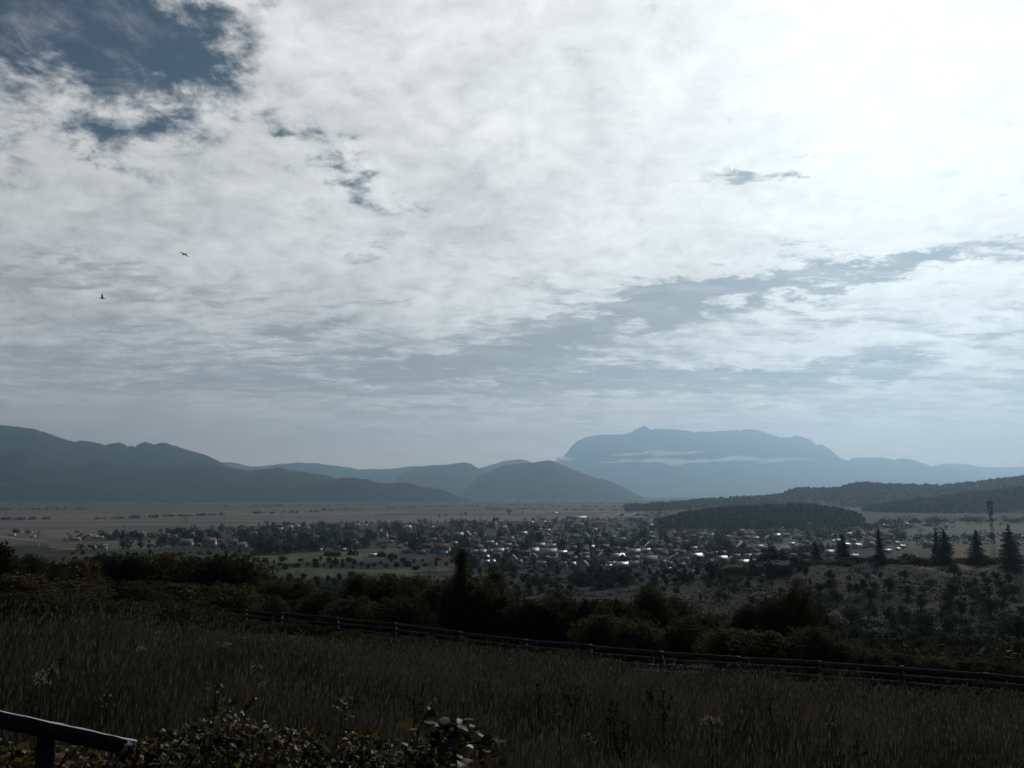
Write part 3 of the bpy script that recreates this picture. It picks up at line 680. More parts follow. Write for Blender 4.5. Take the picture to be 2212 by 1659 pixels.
CHIM = material('chimney_brick', (.10, .065, .05), .9, .25, 2, .2)

def gable_house(L, D, hw, hr, hip=0.0, over=.5, chimneys=1, seed=0):
    """walls, roof and chimney meshes of a house with its ridge along x"""
    r = np.random.default_rng(seed); w = MB()
    a, b = L/2, D/2
    v = [[-a, -b, -2], [a, -b, -2], [a, b, -2], [-a, b, -2], [-a, -b, hw], [a, -b, hw], [a, b, hw], [-a, b, hw]]
    w.add(v, [[0, 1, 5, 4], [1, 2, 6, 5], [2, 3, 7, 6], [3, 0, 4, 7], [4, 5, 6, 7]])
    if not hip: w.add([[-a, -b, hw], [-a, b, hw], [-a, 0, hw+hr*.97], [a, -b, hw], [a, b, hw], [a, 0, hw+hr*.97]], [], [[0, 2, 1], [3, 4, 5]])
    ro = MB(); e = hw-over*hr/b; ao, bo = a+over*(.7), b+over; rx = ao-hip*D*.5; t = .22
    top = [[-ao, -bo, e], [ao, -bo, e], [ao, bo, e], [-ao, bo, e], [-rx, 0, hw+hr], [rx, 0, hw+hr]]
    lo = [[p[0], p[1], p[2]-t] for p in top]
    ro.add(top+lo, [[0, 1, 5, 4], [2, 3, 4, 5], [6, 10, 11, 7], [8, 11, 10, 9], [0, 6, 7, 1], [2, 8, 9, 3]]+([] if hip else [[1, 7, 11, 5], [5, 11, 8, 2], [3, 9, 10, 4], [4, 10, 6, 0]]),
           [[1, 2, 5], [3, 0, 4], [7, 11, 8], [9, 10, 6]] if hip else [])
    if hip: ro.add([[ao, -bo, e], [ao, bo, e], [ao, bo, e-t], [ao, -bo, e-t], [-ao, -bo, e], [-ao, bo, e], [-ao, bo, e-t], [-ao, -bo, e-t]], [[0, 3, 2, 1], [4, 5, 6, 7]])
    ch = []
    for k in range(chimneys):
        c = MB(); cx = r.uniform(-.6, .6)*rx; cy = r.uniform(-.3, .1)*b; z0 = hw+hr*(1-abs(cy)/b)
        c.box((cx, cy, z0+.35), (.7, .7, 2.1)); c.box((cx, cy, z0+1.46), (.9, .9, .14)); ch.append(c)
    return w, ro, ch
LAND = [(20, 'pale lane'), (83, 'lane pylon'), (455, 'orange roof'), (661, 'green-field shed'), (821, 'white church'), (960, 'blue roof'), (1067, 'dark spire'),
        (1242, 'pale-walled house'), (1504, 'widest white roof'), (1760, 'sparse fir'), (1901, 'spire-shaped fir'), (2127, 'telecom mast'), (2186, 'tallest fir')]
HOUSES = []       # px, py, width, object, description
GROUND_PTS = []   # for keeping trees from hiding the houses
def house(px, py, wpx, roof, wall='cream', style='gable', yaw=None, name='house', desc=None, hwf=.16, label=None, cat='house', chim=None, win=0, depth=None):
    """a house whose roof centre is measured at (px, py) and which spans wpx on the photograph"""
    r = np.random.default_rng(int(px*31+py*17))
    g = hit(px, py+wpx*.26+1.0, 500)[0]; Wm = wpx/F*g[1]
    if yaw is None: yaw = r.uniform(-.38, .38)
    if style == 'end': L_, D_ = Wm*1.5, Wm; yaw = math.pi/2+yaw*.5
    else: L_, D_ = Wm*.96, max(min(Wm*.62, 11.5), 3.5)
    if style == 'long': D_ = min(Wm*.3, 12)
    hw = min(max(D_*.30, 2.0), 3.2); hr = D_*(.40 if roof == 'white' else .50)
    if style == 'flat': hr = D_*.16; hw = 2.6
    if style == 'tall': hw = 7.0
    if chim is None: chim = 1 if wpx > 11 and style in ('gable', 'tall') else 0
    w, ro, chs = gable_house(L_, D_, hw, hr, 1.0 if style in ('hip', 'tall') else 0.0, chimneys=chim, seed=int(px*7))
    o = bpy.data.objects.new(name, None); COL.objects.link(o); o.location = g; o.rotation_euler = (0, 0, yaw)
    link('wall', w.build('wall', [WM[wall]]), o); link('roof', ro.build('roof', [RM[roof]]), o)
    for c in chs: link('chimney', c.build('chimney', [CHIM]), o)
    if win:
        for k in range(win):
            m = MB(); m.box(((k+.5)/win*L_-L_/2, -D_/2-.03, hw*.55), (1.1, .1, 1.5)); link('window', m.build('window', [GLASS]), o)
    d = desc or {'white': 'white sheet-roofed', 'lightgrey': 'light grey-roofed', 'grey': 'dull grey-roofed', 'brown': 'brown-tiled', 'red': 'reddish-tiled', 'dark': 'dark timber', 'pink': 'pale red-roofed', 'orange': 'orange', 'blue': 'blue'}[roof]
    size = 'tiny' if wpx < 9 else 'small' if wpx < 16 else 'mid-sized' if wpx < 27 else 'wide'
    HOUSES.append((px, py, wpx, o, f'{size} {d}', label)); GROUND_PTS.append((px, py, wpx, g[1]))
    tag(o, label, cat, 'houses of the village')
    return o
def zz(z, zx, zy, w, *a, **k):
    ox = {1: 0, 2: 542.2, 3: 1084.3, 4: 1656.3}[z]
    return house(ox+zx*.25122, 881+zy*.25122, w*.25122, *a, **k)
def village():
    zz(3, 425, 1183, 82, 'lightgrey', yaw=-.35); zz(3, 628, 1128, 128, 'brown', 'white', 'tall', yaw=.1, win=4, label='big pale-walled house with a brown hipped roof among dark trees')
    for a in [(760, 1190, 75, 'white'), (880, 1190, 85, 'brown'), (270, 1222, 92, 'lightgrey'), (205, 1243, 82, 'brown'), (400, 1238, 155, 'lightgrey'), (515, 1240, 86, 'white'), (560, 1262, 110, 'brown'), (710, 1212, 65, 'brown'),
              (985, 1208, 70, 'brown'), (1060, 1214, 60, 'red'), (1135, 1234, 112, 'lightgrey'), (1237, 1220, 82, 'white'), (1340, 1225, 90, 'brown'), (1410, 1232, 80, 'pink'), (1480, 1232, 90, 'brown'), (995, 1270, 122, 'white'),
              (1145, 1288, 74, 'grey'), (1030, 1340, 108, 'white'), (1130, 1338, 100, 'grey'), (920, 1366, 52, 'white'), (1655, 1205, 42, 'white'), (1590, 1308, 42, 'grey'), (1545, 1240, 70, 'brown'),
              (2080, 1324, 92, 'white'), (2115, 1272, 62, 'lightgrey'), (2185, 1272, 70, 'red'), (535, 1346, 46, 'pink'), (612, 1350, 42, 'lightgrey'), (615, 1434, 36, 'lightgrey'), (1435, 1400, 48, 'white'),
              (395, 1046, 46, 'white'), (325, 1042, 26, 'white'), (255, 976, 32, 'white'), (362, 974, 30, 'white'), (400, 979, 34, 'pink'), (800, 1043, 34, 'white'), (995, 1042, 40, 'grey'), (665, 1000, 82, 'grey'), (1283, 1000, 26, 'white'), (1283, 1068, 24, 'white'),
              (1990, 990, 30, 'white'), (1395, 1250, 60, 'brown'), (1660, 1240, 60, 'brown'), (1780, 1258, 60, 'brown'), (1840, 1250, 50, 'grey'), (1500, 1130, 90, 'brown'), (830, 1100, 50, 'grey'), (955, 1108, 44, 'grey'), (820, 1284, 72, 'brown'), (85, 1120, 30, 'lightgrey'), (75, 1150, 90, 'brown'),
              (440, 1300, 60, 'grey'), (380, 1290, 60, 'brown'), (640, 1270, 80, 'brown'), (720, 1290, 60, 'grey'), (1385, 1330, 50, 'grey'), (1620, 1285, 60, 'grey'), (1440, 1345, 44, 'grey'), (1940, 1105, 60, 'grey'), (1720, 1088, 90, 'grey'), (1800, 1092, 40, 'lightgrey'), (1870, 1015, 40, 'grey'),
              (2060, 1050, 30, 'lightgrey'), (2140, 1075, 50, 'grey'), (2170, 1085, 24, 'white'), (2180, 1118, 60, 'lightgrey'), (2100, 1110, 70, 'brown'), (1560, 1070, 40, 'grey'), (1480, 1070, 30, 'lightgrey'), (1640, 1100, 60, 'brown'), (300, 1205, 40, 'brown'), (150, 1330, 44, 'grey'), (30, 1218, 50, 'lightgrey')]:
        zz(3, *a)
    zz(3, 1670, 1266, 112, 'white', yaw=.25, label='house with the widest white roof, bright in the front row'); zz(3, 1890, 1287, 98, 'white', 'cream', yaw=.25, win=2)
    zz(3, 865, 1284, 78, 'brown', 'white', 'end', yaw=.3); zz(3, 270, 1278, 56, 'brown', 'cream', 'end'); zz(3, 705, 1352, 76, 'brown', 'white', 'end', yaw=-.5); zz(3, 1040, 1302, 84, 'dark', 'brick', 'end'); zz(3, 1270, 1298, 135, 'pink', 'white', win=4); zz(3, 110, 1190, 60, 'red')
    zz(3, 845, 968, 112, 'pink', 'white', 'long', name='hall', cat='hall', label='long hall with a pale pinkish roof at the far village edge'); zz(3, 640, 906, 184, 'lightgrey', 'white', 'long', name='barn', cat='barn', label='very long pale barn alone on the plain'); zz(3, 455, 890, 46, 'white', 'white', 'long', name='barn', cat='barn', label='short white barn on the plain beyond the long barn')
    # the part of the village round the white church
    for a in [(1345, 1020, 72, 'white'), (915, 1000, 46, 'white'), (985, 1006, 26, 'white'), (255, 1034, 36, 'white'), (330, 1020, 60, 'lightgrey'), (470, 1032, 84, 'red'), (405, 1010, 30, 'white'), (1285, 1192, 32, 'lightgrey'), (1338, 1222, 66, 'lightgrey'), (1520, 1182, 84, 'red'),
              (1640, 1196, 142, 'brown'), (1465, 1238, 72, 'brown'), (1780, 1086, 92, 'lightgrey'), (2055, 1150, 62, 'white'), (1930, 1142, 72, 'red'), (1950, 1192, 84, 'brown'), (1920, 1236, 60, 'lightgrey'), (1982, 1234, 78, 'lightgrey'), (2062, 1232, 60, 'pink'), (2130, 1224, 92, 'lightgrey'),
              (2025, 1326, 46, 'white'), (2082, 1329, 30, 'white'), (2165, 1026, 72, 'grey'), (740, 1200, 66, 'grey'), (800, 1222, 26, 'white'), (600, 1228, 18, 'white'), (910, 1165, 24, 'lightgrey'), (1150, 1190, 50, 'brown'), (1200, 1150, 40, 'grey'), (1330, 1166, 22, 'white'), (1220, 1115, 60, 'red'), (1560, 1130, 70, 'brown'), (1750, 1160, 50, 'lightgrey'), (1830, 1215, 60, 'brown'),
              (1700, 1180, 50, 'grey'), (890, 1140, 34, 'brown'), (700, 1140, 30, 'brown'), (560, 1110, 40, 'brown'), (380, 1090, 30, 'grey'), (250, 1150, 40, 'red'), (1660, 1060, 30, 'grey'), (1560, 1020, 24, 'white'), (2150, 970, 20, 'white')]:
        zz(2, *a)
    zz(2, 1045, 1261, 74, 'white', 'white', 'flat', label='long low white shed roof by the dark huts'); zz(2, 1660, 1247, 60, 'blue', 'cream', label='small house with a blue sheet roof')
    zz(2, 862, 1246, 60, 'dark', 'dark', 'end', name='barn', cat='barn', label='dark barn under trees at the green field corner'); zz(2, 905, 1245, 56, 'dark', 'cream', 'end', name='hut', cat='hut', label='dark-roofed hut with a pale gable at the green field corner')
    zz(2, 1125, 1252, 84, 'dark', 'dark', 'hip', name='barn', cat='barn', label='dark hipped barn behind the long white shed roof'); zz(2, 1215, 1266, 80, 'dark', 'dark', 'hip', name='barn', cat='barn', label='dark hipped barn one along from the white shed roof'); zz(2, 700, 1232, 150, 'dark', 'dark', 'long', name='shed', cat='shed', label='long dark shed bordering the green field')
    # the scattered houses towards the lane
    for a in [(670, 1056, 42, 'lightgrey'), (660, 1120, 62, 'white'), (820, 1106, 50, 'white'), (868, 1110, 44, 'white'), (765, 1091, 32, 'lightgrey'), (1340, 1066, 42, 'lightgrey'), (1215, 1064, 20, 'white'), (590, 1076, 30, 'lightgrey'), (790, 1185, 60, 'red'), (835, 1182, 26, 'red'), (885, 1187, 72, 'grey'),
              (1600, 1150, 112, 'grey'), (1500, 1100, 46, 'grey'), (1660, 1081, 20, 'white'), (1290, 1147, 30, 'brown'), (1965, 1142, 46, 'brown'), (2010, 1143, 60, 'pink'), (2080, 1171, 80, 'lightgrey'), (150, 1052, 70, 'red'), (250, 1060, 50, 'brown'), (910, 1216, 20, 'white'), (1385, 1050, 40, 'red'), (1440, 1090, 40, 'grey'), (1900, 1140, 60, 'grey'), (1860, 1048, 24, 'grey')]:
        zz(1, *a)
    zz(1, 105, 1081, 50, 'white', 'white', 'flat'); zz(1, 282, 1097, 40, 'white', 'white', 'flat'); zz(1, 1800, 1140, 112, 'orange', 'white', yaw=.1, win=3, label='house with a large orange-tiled roof and white end wall')
    # behind the firs
    for a in [(90, 1090, 72, 'white'), (215, 1166, 50, 'white'), (710, 1078, 42, 'white'), (685, 1173, 66, 'white'), (780, 1176, 76, 'white'), (740, 1138, 62, 'grey'), (570, 1145, 30, 'white'), (612, 1138, 52, 'lightgrey'), (900, 1140, 110, 'brown'), (1040, 1150, 62, 'brown'), (1120, 1160, 52, 'lightgrey'), (1130, 1213, 42, 'white'),
              (1165, 1188, 52, 'white'), (1040, 1226, 60, 'white'), (755, 1271, 62, 'white'), (540, 1240, 90, 'lightgrey'), (225, 1270, 62, 'grey'), (1020, 1008, 60, 'white'), (1205, 991, 28, 'white'), (890, 1168, 100, 'brown'), (1965, 1101, 30, 'white'), (2060, 1101, 32, 'white'), (2195, 1106, 22, 'lightgrey'), (1390, 1172, 112, 'brown'), (130, 1030, 30, 'grey'), (270, 1062, 34, 'grey'), (330, 1150, 60, 'brown'), (450, 1130, 50, 'brown'), (830, 1085, 30, 'grey')]:
        zz(4, *a)
    zz(4, 160, 1208, 104, 'pink', 'brick', 'hip', label='house with a pale hipped roof on the grass below the firs'); zz(4, 330, 1266, 92, 'dark', 'dark', name='barn', cat='barn', label='dark barn in front of the small sparse fir')
    r = np.random.default_rng(91); n = 0
    while n < 62:
        px = r.uniform(1000, 1640) if r.random() < .7 else r.uniform(300, 1950); py = r.uniform(1150, 1222)
        if not inpoly(np.array([px]), np.array([py]), VILLAGE)[0] or any(abs(px-a[0]) < a[2]*.5+7 and abs(py-a[1]) < 6 for a in HOUSES): continue
        house(px, py, r.uniform(9, 20), ['brown', 'brown', 'red', 'grey', 'grey', 'lightgrey', 'pink'][n % 7], ['cream', 'white', 'brick'][n % 3], 'end' if n % 4 == 0 else 'gable'); n += 1
    # name each by what it stands between
    seg = {}
    for px, py, w, o, d, lab in HOUSES:
        if lab: continue
        k = max([i for i, l in enumerate(LAND) if l[0] <= px] or [0])
        row = 'front-row' if py > 1185 else 'middle-row' if py > 1158 else 'back-row'
        seg.setdefault((d, k, row), []).append((px, o))
    for (d, k, row), L in seg.items():
        L.sort(key=lambda t: t[0]); a = LAND[k][1]; b = LAND[k+1][1] if k+1 < len(LAND) else None
        for i, (px, o) in enumerate(L):
            where = f'between the {a} and the {b}' if b else f'beyond the {a}'
            o['label'] = f'{d} {row} house {where}' if len(L) == 1 else f'{ordinal(i)} {d} {row} house from the {a}' + (f' toward the {b}' if b else '')
            if len(o['label'].split()) > 15: o['label'] = o['label'].replace('light grey-roofed', 'pale-roofed').replace('white sheet-roofed', 'white-roofed').replace('dull grey-roofed', 'grey-roofed')
village()

def church(px, ptop, pbase, wpx, label, wall, nave, seed):
    g = hit(px, pbase, 600)[0]; s = g[1]/F; W = wpx*s; Ht = (pbase-ptop)*s
    o = bpy.data.objects.new('church', None); COL.objects.link(o); o.location = g; o.rotation_euler = (0, 0, -.5)
    body = Ht*(.56 if not seed else .60)
    m = MB(); m.box((0, 0, body/2-1), (W, W, body+2)); m.box((0, 0, body*.72), (W*1.1, W*1.1, .35)); link('tower', m.build('tower', [WM[wall]]), o)
    m = MB(); n = 8
    prof = [(.0, .78), (.02, .80), (.16, .50), (.26, .30), (.34, .40), (.42, .36), (.55, .16), (1.0, .02)] if not seed else [(0, .78), (.03, .78), (.3, .40), (1.0, .02)]
    vv = []
    for t, rr in prof:
        th = np.arange(n)*2*math.pi/n+math.pi/8
        vv += [[math.cos(a)*rr*W*.72, math.sin(a)*rr*W*.72, body+t*(Ht-body)] for a in th]
    q = [[i*n+j, i*n+(j+1) % n, (i+1)*n+(j+1) % n, (i+1)*n+j] for i in range(len(prof)-1) for j in range(n)]
    m.add(vv, q); m.tube([[0, 0, Ht-.3], [0, 0, Ht+1.4]], [.12, .08], 5); m.box((0, 0, Ht+1.0), (.8, .14, .14)); link('spire', m.build('spire', [RM['dark']]), o)
    for k in (-1, 1):
        w = MB(); w.box((0, k*(W/2+.02), body*.84), (W*.26, .12, body*.13)); link('window', w.build('window', [GLASS]), o)
    if nave:
        w, ro, _ = gable_house(W*2.6, W*1.5, 6, W*.8, chimneys=0)
        a = link('nave', w.build('nave', [WM[wall]]), o, loc=(W*1.75, 0, 0)); link('roof', ro.build('roof', [RM['red']]), a)
    tag(o, label, 'church'); return o
WM['church'] = material('limewash', (.85, .85, .83), .8, .1, .5, .2)
church(821, 1132, 1160, 5.8, 'small white church with a thin dark spire among the trees', 'church', True, 1)
church(1067, 1113, 1142, 7.6, 'church tower with a dark onion-shaped spire and pale lit edge', 'cream', False, 0)
GROUND_PTS += [(821, 1148, 14, 1500), (830, 1164, 26, 1500), (1067, 1130, 14, 1500)]

def dome(px, py, wpx, label):
    g = hit(px, py+3, 1500)[0]; W = wpx/F*g[1]; m = MB(); n = 14; L = W*.9; v = []
    for i, yy in enumerate((-L/2, L/2)):
        for k in range(n+1):
            a = math.pi*k/n; v.append([math.cos(a)*W/2, yy, math.sin(a)*W*.42-.5])
    q = [[k, k+1, n+2+k, n+1+k] for k in range(n)]
    m.add(v, q); o = bpy.data.objects.new('storage_tent', None); COL.objects.link(o); o.location = g; o.rotation_euler = (0, 0, .5)
    link('canopy', m.build('canopy', [RM['white']]), o)
    e = MB(); c = len(v)
    for s_, yy in ((1, -L/2+.02), (-1, L/2-.02)):
        vv = [[0, yy, 0]]+[[math.cos(math.pi*k/n)*W/2*.99, yy, math.sin(math.pi*k/n)*W*.415-.5] for k in range(n+1)]
        e.add(vv, [], [[0, k+1, k+2] for k in range(n)])
    link('end_wall', e.build('end_wall', [WM['dark']]), o)
    tag(o, label, 'storage tent', 'white storage tents on the plain')
dome(1339.5, 1111, 13, 'white arched storage tent on the plain, the one closer to the long barn'); dome(1373, 1111, 13, 'white arched storage tent on the plain, the one closer to the wooded hill')

# ------------------------------------------------------------------ far settlements at the foot of the mountains
FARW = material('far_white_wall', (.60, .60, .58), .8, .15, .05, .2)
def far_house(px, py, wpx, i, lab):
    g = hit(px, py, 3000, 14000)[0]; W = wpx/F*g[1]
    w, ro, _ = gable_house(W, min(W*.5, 18), 7, 6, chimneys=0)
    o = bpy.data.objects.new('house', None); COL.objects.link(o); o.location = g; o.rotation_euler = (0, 0, .1*(i % 5-2))
    link('wall', w.build('wall', [FARW]), o); link('roof', ro.build('roof', [RM['white' if i % 2 else 'pink']]), o)
    tag(o, lab, 'house', 'pale specks of the far settlement under the hills')
_fx = [(355, 1078, 4), (380, 1079, 3), (400, 1080, 4), (426, 1079.5, 7), (440, 1081, 5), (462, 1080, 4), (538, 1077, 6), (560, 1079, 4), (590, 1081, 6), (612, 1078, 4), (640, 1080, 5), (664, 1082, 5), (690, 1081, 7), (712, 1083, 4), (735, 1081, 5), (760, 1080, 4), (790, 1081, 4),
       (817, 1080, 4), (857, 1079, 14), (890, 1078, 4), (945, 1079, 4), (980, 1079, 3), (1020, 1080, 3), (1110, 1081, 4), (1198, 1084, 14)]
for i, (px, py, w) in enumerate(_fx):
    far_house(px, py, w, i, 'pale far house speck at the hill foot, ' + (f'{ordinal(i)} along from the wooded foothill' if w < 14 else ('long one below the low wooded spur' if px < 1000 else 'long one below the conical hill')))

# ------------------------------------------------------------------ pylons and mast
STEEL = material('galvanised_steel', (.42, .40, .39), .6, .15, 1, .4, metal=.2); RED = material('red_white_steel', (.16, .085, .08), .6, .3, .15, .3)
def lattice(mb, h, w0, w1, z0=0.0, n=8, t=.16):
    for k in range(n):
        a, b = k/n, (k+1)/n; wa, wb = w0+(w1-w0)*a, w0+(w1-w0)*b; za, zb = z0+h*a, z0+h*b
        ca = [np.array([sx*wa/2, sy*wa/2, za]) for sx, sy in ((-1, -1), (1, -1), (1, 1), (-1, 1))]; cb = [np.array([sx*wb/2, sy*wb/2, zb]) for sx, sy in ((-1, -1), (1, -1), (1, 1), (-1, 1))]
        for i in range(4):
            mb.tube([ca[i], cb[i]], t*.6, 4, False); mb.tube([ca[i], cb[(i+1) % 4]], t*.4, 4, False); mb.tube([cb[i], cb[(i+1) % 4]], t*.4, 4, False)
def pylon(px, pb, pt, label, wires=True, thick=1.0):
    g = hit(px, pb, 700, 9000)[0]; H_ = (pb-pt)/F*g[1]
    o = bpy.data.objects.new('pylon', None); COL.objects.link(o); o.location = g; o.rotation_euler = (0, 0, .35)
    m = MB(); t = .30*thick; lattice(m, H_*.98+1, H_*.085, H_*.03, -1, 9, t); link('lattice_mast', m.build('lattice_mast', [STEEL]), o)
    for k, (zz_, L) in enumerate(((.74, .17), (.84, .22), (.93, .15))):
        a = MB(); z = H_*zz_; half = H_*L
        a.tube([[-half, 0, z], [half, 0, z]], t*.5, 4); a.tube([[-half, 0, z], [0, 0, z+H_*.05], [half, 0, z]], t*.4, 4)
        for s_ in (-1, 1): a.tube([[s_*half*.95, 0, z], [s_*half*.95, 0, z-H_*.05]], t*.5, 5)
        link('crossarm', a.build('crossarm', [STEEL]), o)
    tag(o, label, 'pylon', 'power pylons crossing the plain')
for a in [(83, 1181, 1146, 'steel pylon with crossarms standing by the pale lane'), (269, 1161, 1134, 'steel pylon beside the hamlet houses on the plain'), (402, 1147, 1114, 'pale pylon behind the tree edge, one short of the tallest'), (484, 1139, 1106, 'pale pylon rising behind the dark tree clump past the orange roof'),
          (57, 1121, 1103, 'faint pylon out on the bare plain above the lane'), (247, 1113, 1098, 'faint thin pylon beyond the hamlet on the plain'), (423, 1113, 1101, 'faint pylon far behind the pair of pale pylons'), (566, 1107, 1096, 'tiny faint pylon at the dark hedge line on the plain'),
          (649, 1130, 1113, 'thin pylon behind the white sheds of the far village edge'), (795, 1123, 1108, 'thin pylon on the plain behind the white church'), (904, 1118, 1104, 'thin pylon on the plain between the church towers'), (1003, 1110, 1101, 'tiny pylon above two round trees on the plain')]:
    pylon(*a)
def mast():
    Y = 760.0; px = 2131.0; x = (px-CX)/F*Y; z0 = float(terrain(x, Y)); z1 = at(2127, 1081, Y)[2]; H_ = z1-z0; u = Y/F
    o = bpy.data.objects.new('telecom_mast', None); COL.objects.link(o); o.location = (x, Y, z0); o.rotation_euler = (0, math.radians(-1.6), .5)
    m = MB(); lattice(m, H_+1, 2.9, 1.0, -1, 22, .17); link('lattice_mast', m.build('lattice_mast', [RED]), o)
    r = np.random.default_rng(4)
    def panel(z, a, rad, hh, ww, nm='antenna_panel'):
        b = MB(); b.box((math.cos(a)*rad, math.sin(a)*rad, z), (.35, ww, hh), rz=a); b.tube([[math.cos(a)*.3, math.sin(a)*.3, z], [math.cos(a)*rad, math.sin(a)*rad, z]], .07, 4)
        b.tube([[math.cos(a)*(rad-.25), math.sin(a)*(rad-.25), z-hh*.65], [math.cos(a)*(rad-.25), math.sin(a)*(rad-.25), z+hh*.65]], .08, 5); link(nm, b.build(nm, [RED]), o)
    for zf, rad, hh, nn in ((.965, 2.1, 3.4, 6), (.885, 2.0, 3.6, 6), (.80, 1.8, 3.4, 5), (.72, 1.5, 3.0, 3), (.475, 1.9, 3.2, 5), (.41, 1.7, 3.0, 4)):
        for k in range(nn): panel(H_*zf+r.uniform(-.8, .8), 6.28*k/nn+r.uniform(-.3, .3), rad*.85+r.uniform(-.2, .3), hh, .55)
    for zf, a in ((.62, 3.6), (.55, 4.9), (.36, 4.2)):
        d = MB(); c = np.array([math.cos(a)*1.3, math.sin(a)*1.3, H_*zf]); n = np.array([math.cos(a), math.sin(a), 0]); d.tube([c-n*.7, c, c+n*.35], [.08, .3, .95], 12); link('dish_antenna', d.build('dish_antenna', [RED]), o)
    tag(o, 'tall lattice telecom mast with clusters of antenna panels behind the ridge', 'telecom mast')
mast()

# ------------------------------------------------------------------ lanes
ROADM = material('pale_lane', (.30, .27, .24), .95, .15, .3, .1)
def lane(pts, w):
    g = hit([p[0] for p in pts], [p[1] for p in pts], 300); P = []
    for a, b in zip(g[:-1], g[1:]):
        for t in np.linspace(0, 1, 14)[:-1]: P.append(a+(b-a)*t)
    P = np.array(P+[g[-1]]); d = np.gradient(P[:, :2], axis=0); d /= np.linalg.norm(d, axis=1)[:, None]; nrm = np.column_stack([-d[:, 1], d[:, 0]])
    l = P[:, :2]+nrm*w/2; r = P[:, :2]-nrm*w/2
    v = np.concatenate([np.column_stack([l, terrain(l[:, 0], l[:, 1])+.35]), np.column_stack([r, terrain(r[:, 0], r[:, 1])+.35])]); n = len(P)
    tag(link('lane', mesh('lane', v, np.array([[i, i+1, n+i+1, n+i] for i in range(n-1)]), [ROADM])), kind='structure')
lane([(-60, 1153), (0, 1159), (45, 1165), (95, 1169)], 9); lane([(110, 1190), (150, 1187), (200, 1185), (222, 1183)], 7); lane([(180, 1164), (230, 1162), (270, 1160)], 7); lane([(370, 1145), (430, 1144.5), (455, 1144)], 8); lane([(1450, 1236), (1500, 1232), (1545, 1229)], 3.5)

# ------------------------------------------------------------------ trees of the village and the plain
def far_crown(seed, h, w, lm, n=90, ls=.95, cone=0.0):
    return leafy(h, w, h*.12, 6, n, ls, seed, lm, stems=1, trunk_r=.22, cone=cone, aspect=.8, sprays=0)
VT = [far_crown(300+i, 9.0, 8.5, [L_VILL, L_VILL, L_DARK, L_PALE][i % 4], 120, .85) for i in range(8)]
VTALL = [far_crown(320+i, 13.0, 5.0, L_DARK, 120, .8, .5) for i in range(3)]
def tree_points():
    V = VILLAGE
    r = np.random.default_rng(17); out = []
    xs = np.array([p[0] for p in V]); ys = np.array([p[1] for p in V])
    field = [[(530, 1204), (600, 1197), (720, 1191), (800, 1196), (870, 1202), (800, 1213), (640, 1218), (540, 1215)], [(770, 1186), (850, 1184), (900, 1190), (860, 1198), (790, 1196)], [(1560, 1178), (1700, 1174), (1900, 1168), (1900, 1180), (1600, 1190)], [(100, 1172), (330, 1166), (380, 1180), (250, 1186), (110, 1180)]]
    while len(out) < 4600:
        n = 4000; px = r.uniform(xs.min(), xs.max(), n); py = r.uniform(ys.min(), ys.max(), n)
        ok = inpoly(px, py, V) & (np.sin(px*.045+py*.11)+np.sin(px*.11-py*.19+2)+np.sin(px*.021+1)*.8+r.normal(size=n)*.7 > -1.15)
        for f in field: ok &= ~inpoly(px, py, f)
        for a, b in zip(px[ok], py[ok]): out.append((a, b))
    return np.array(out[:4600])
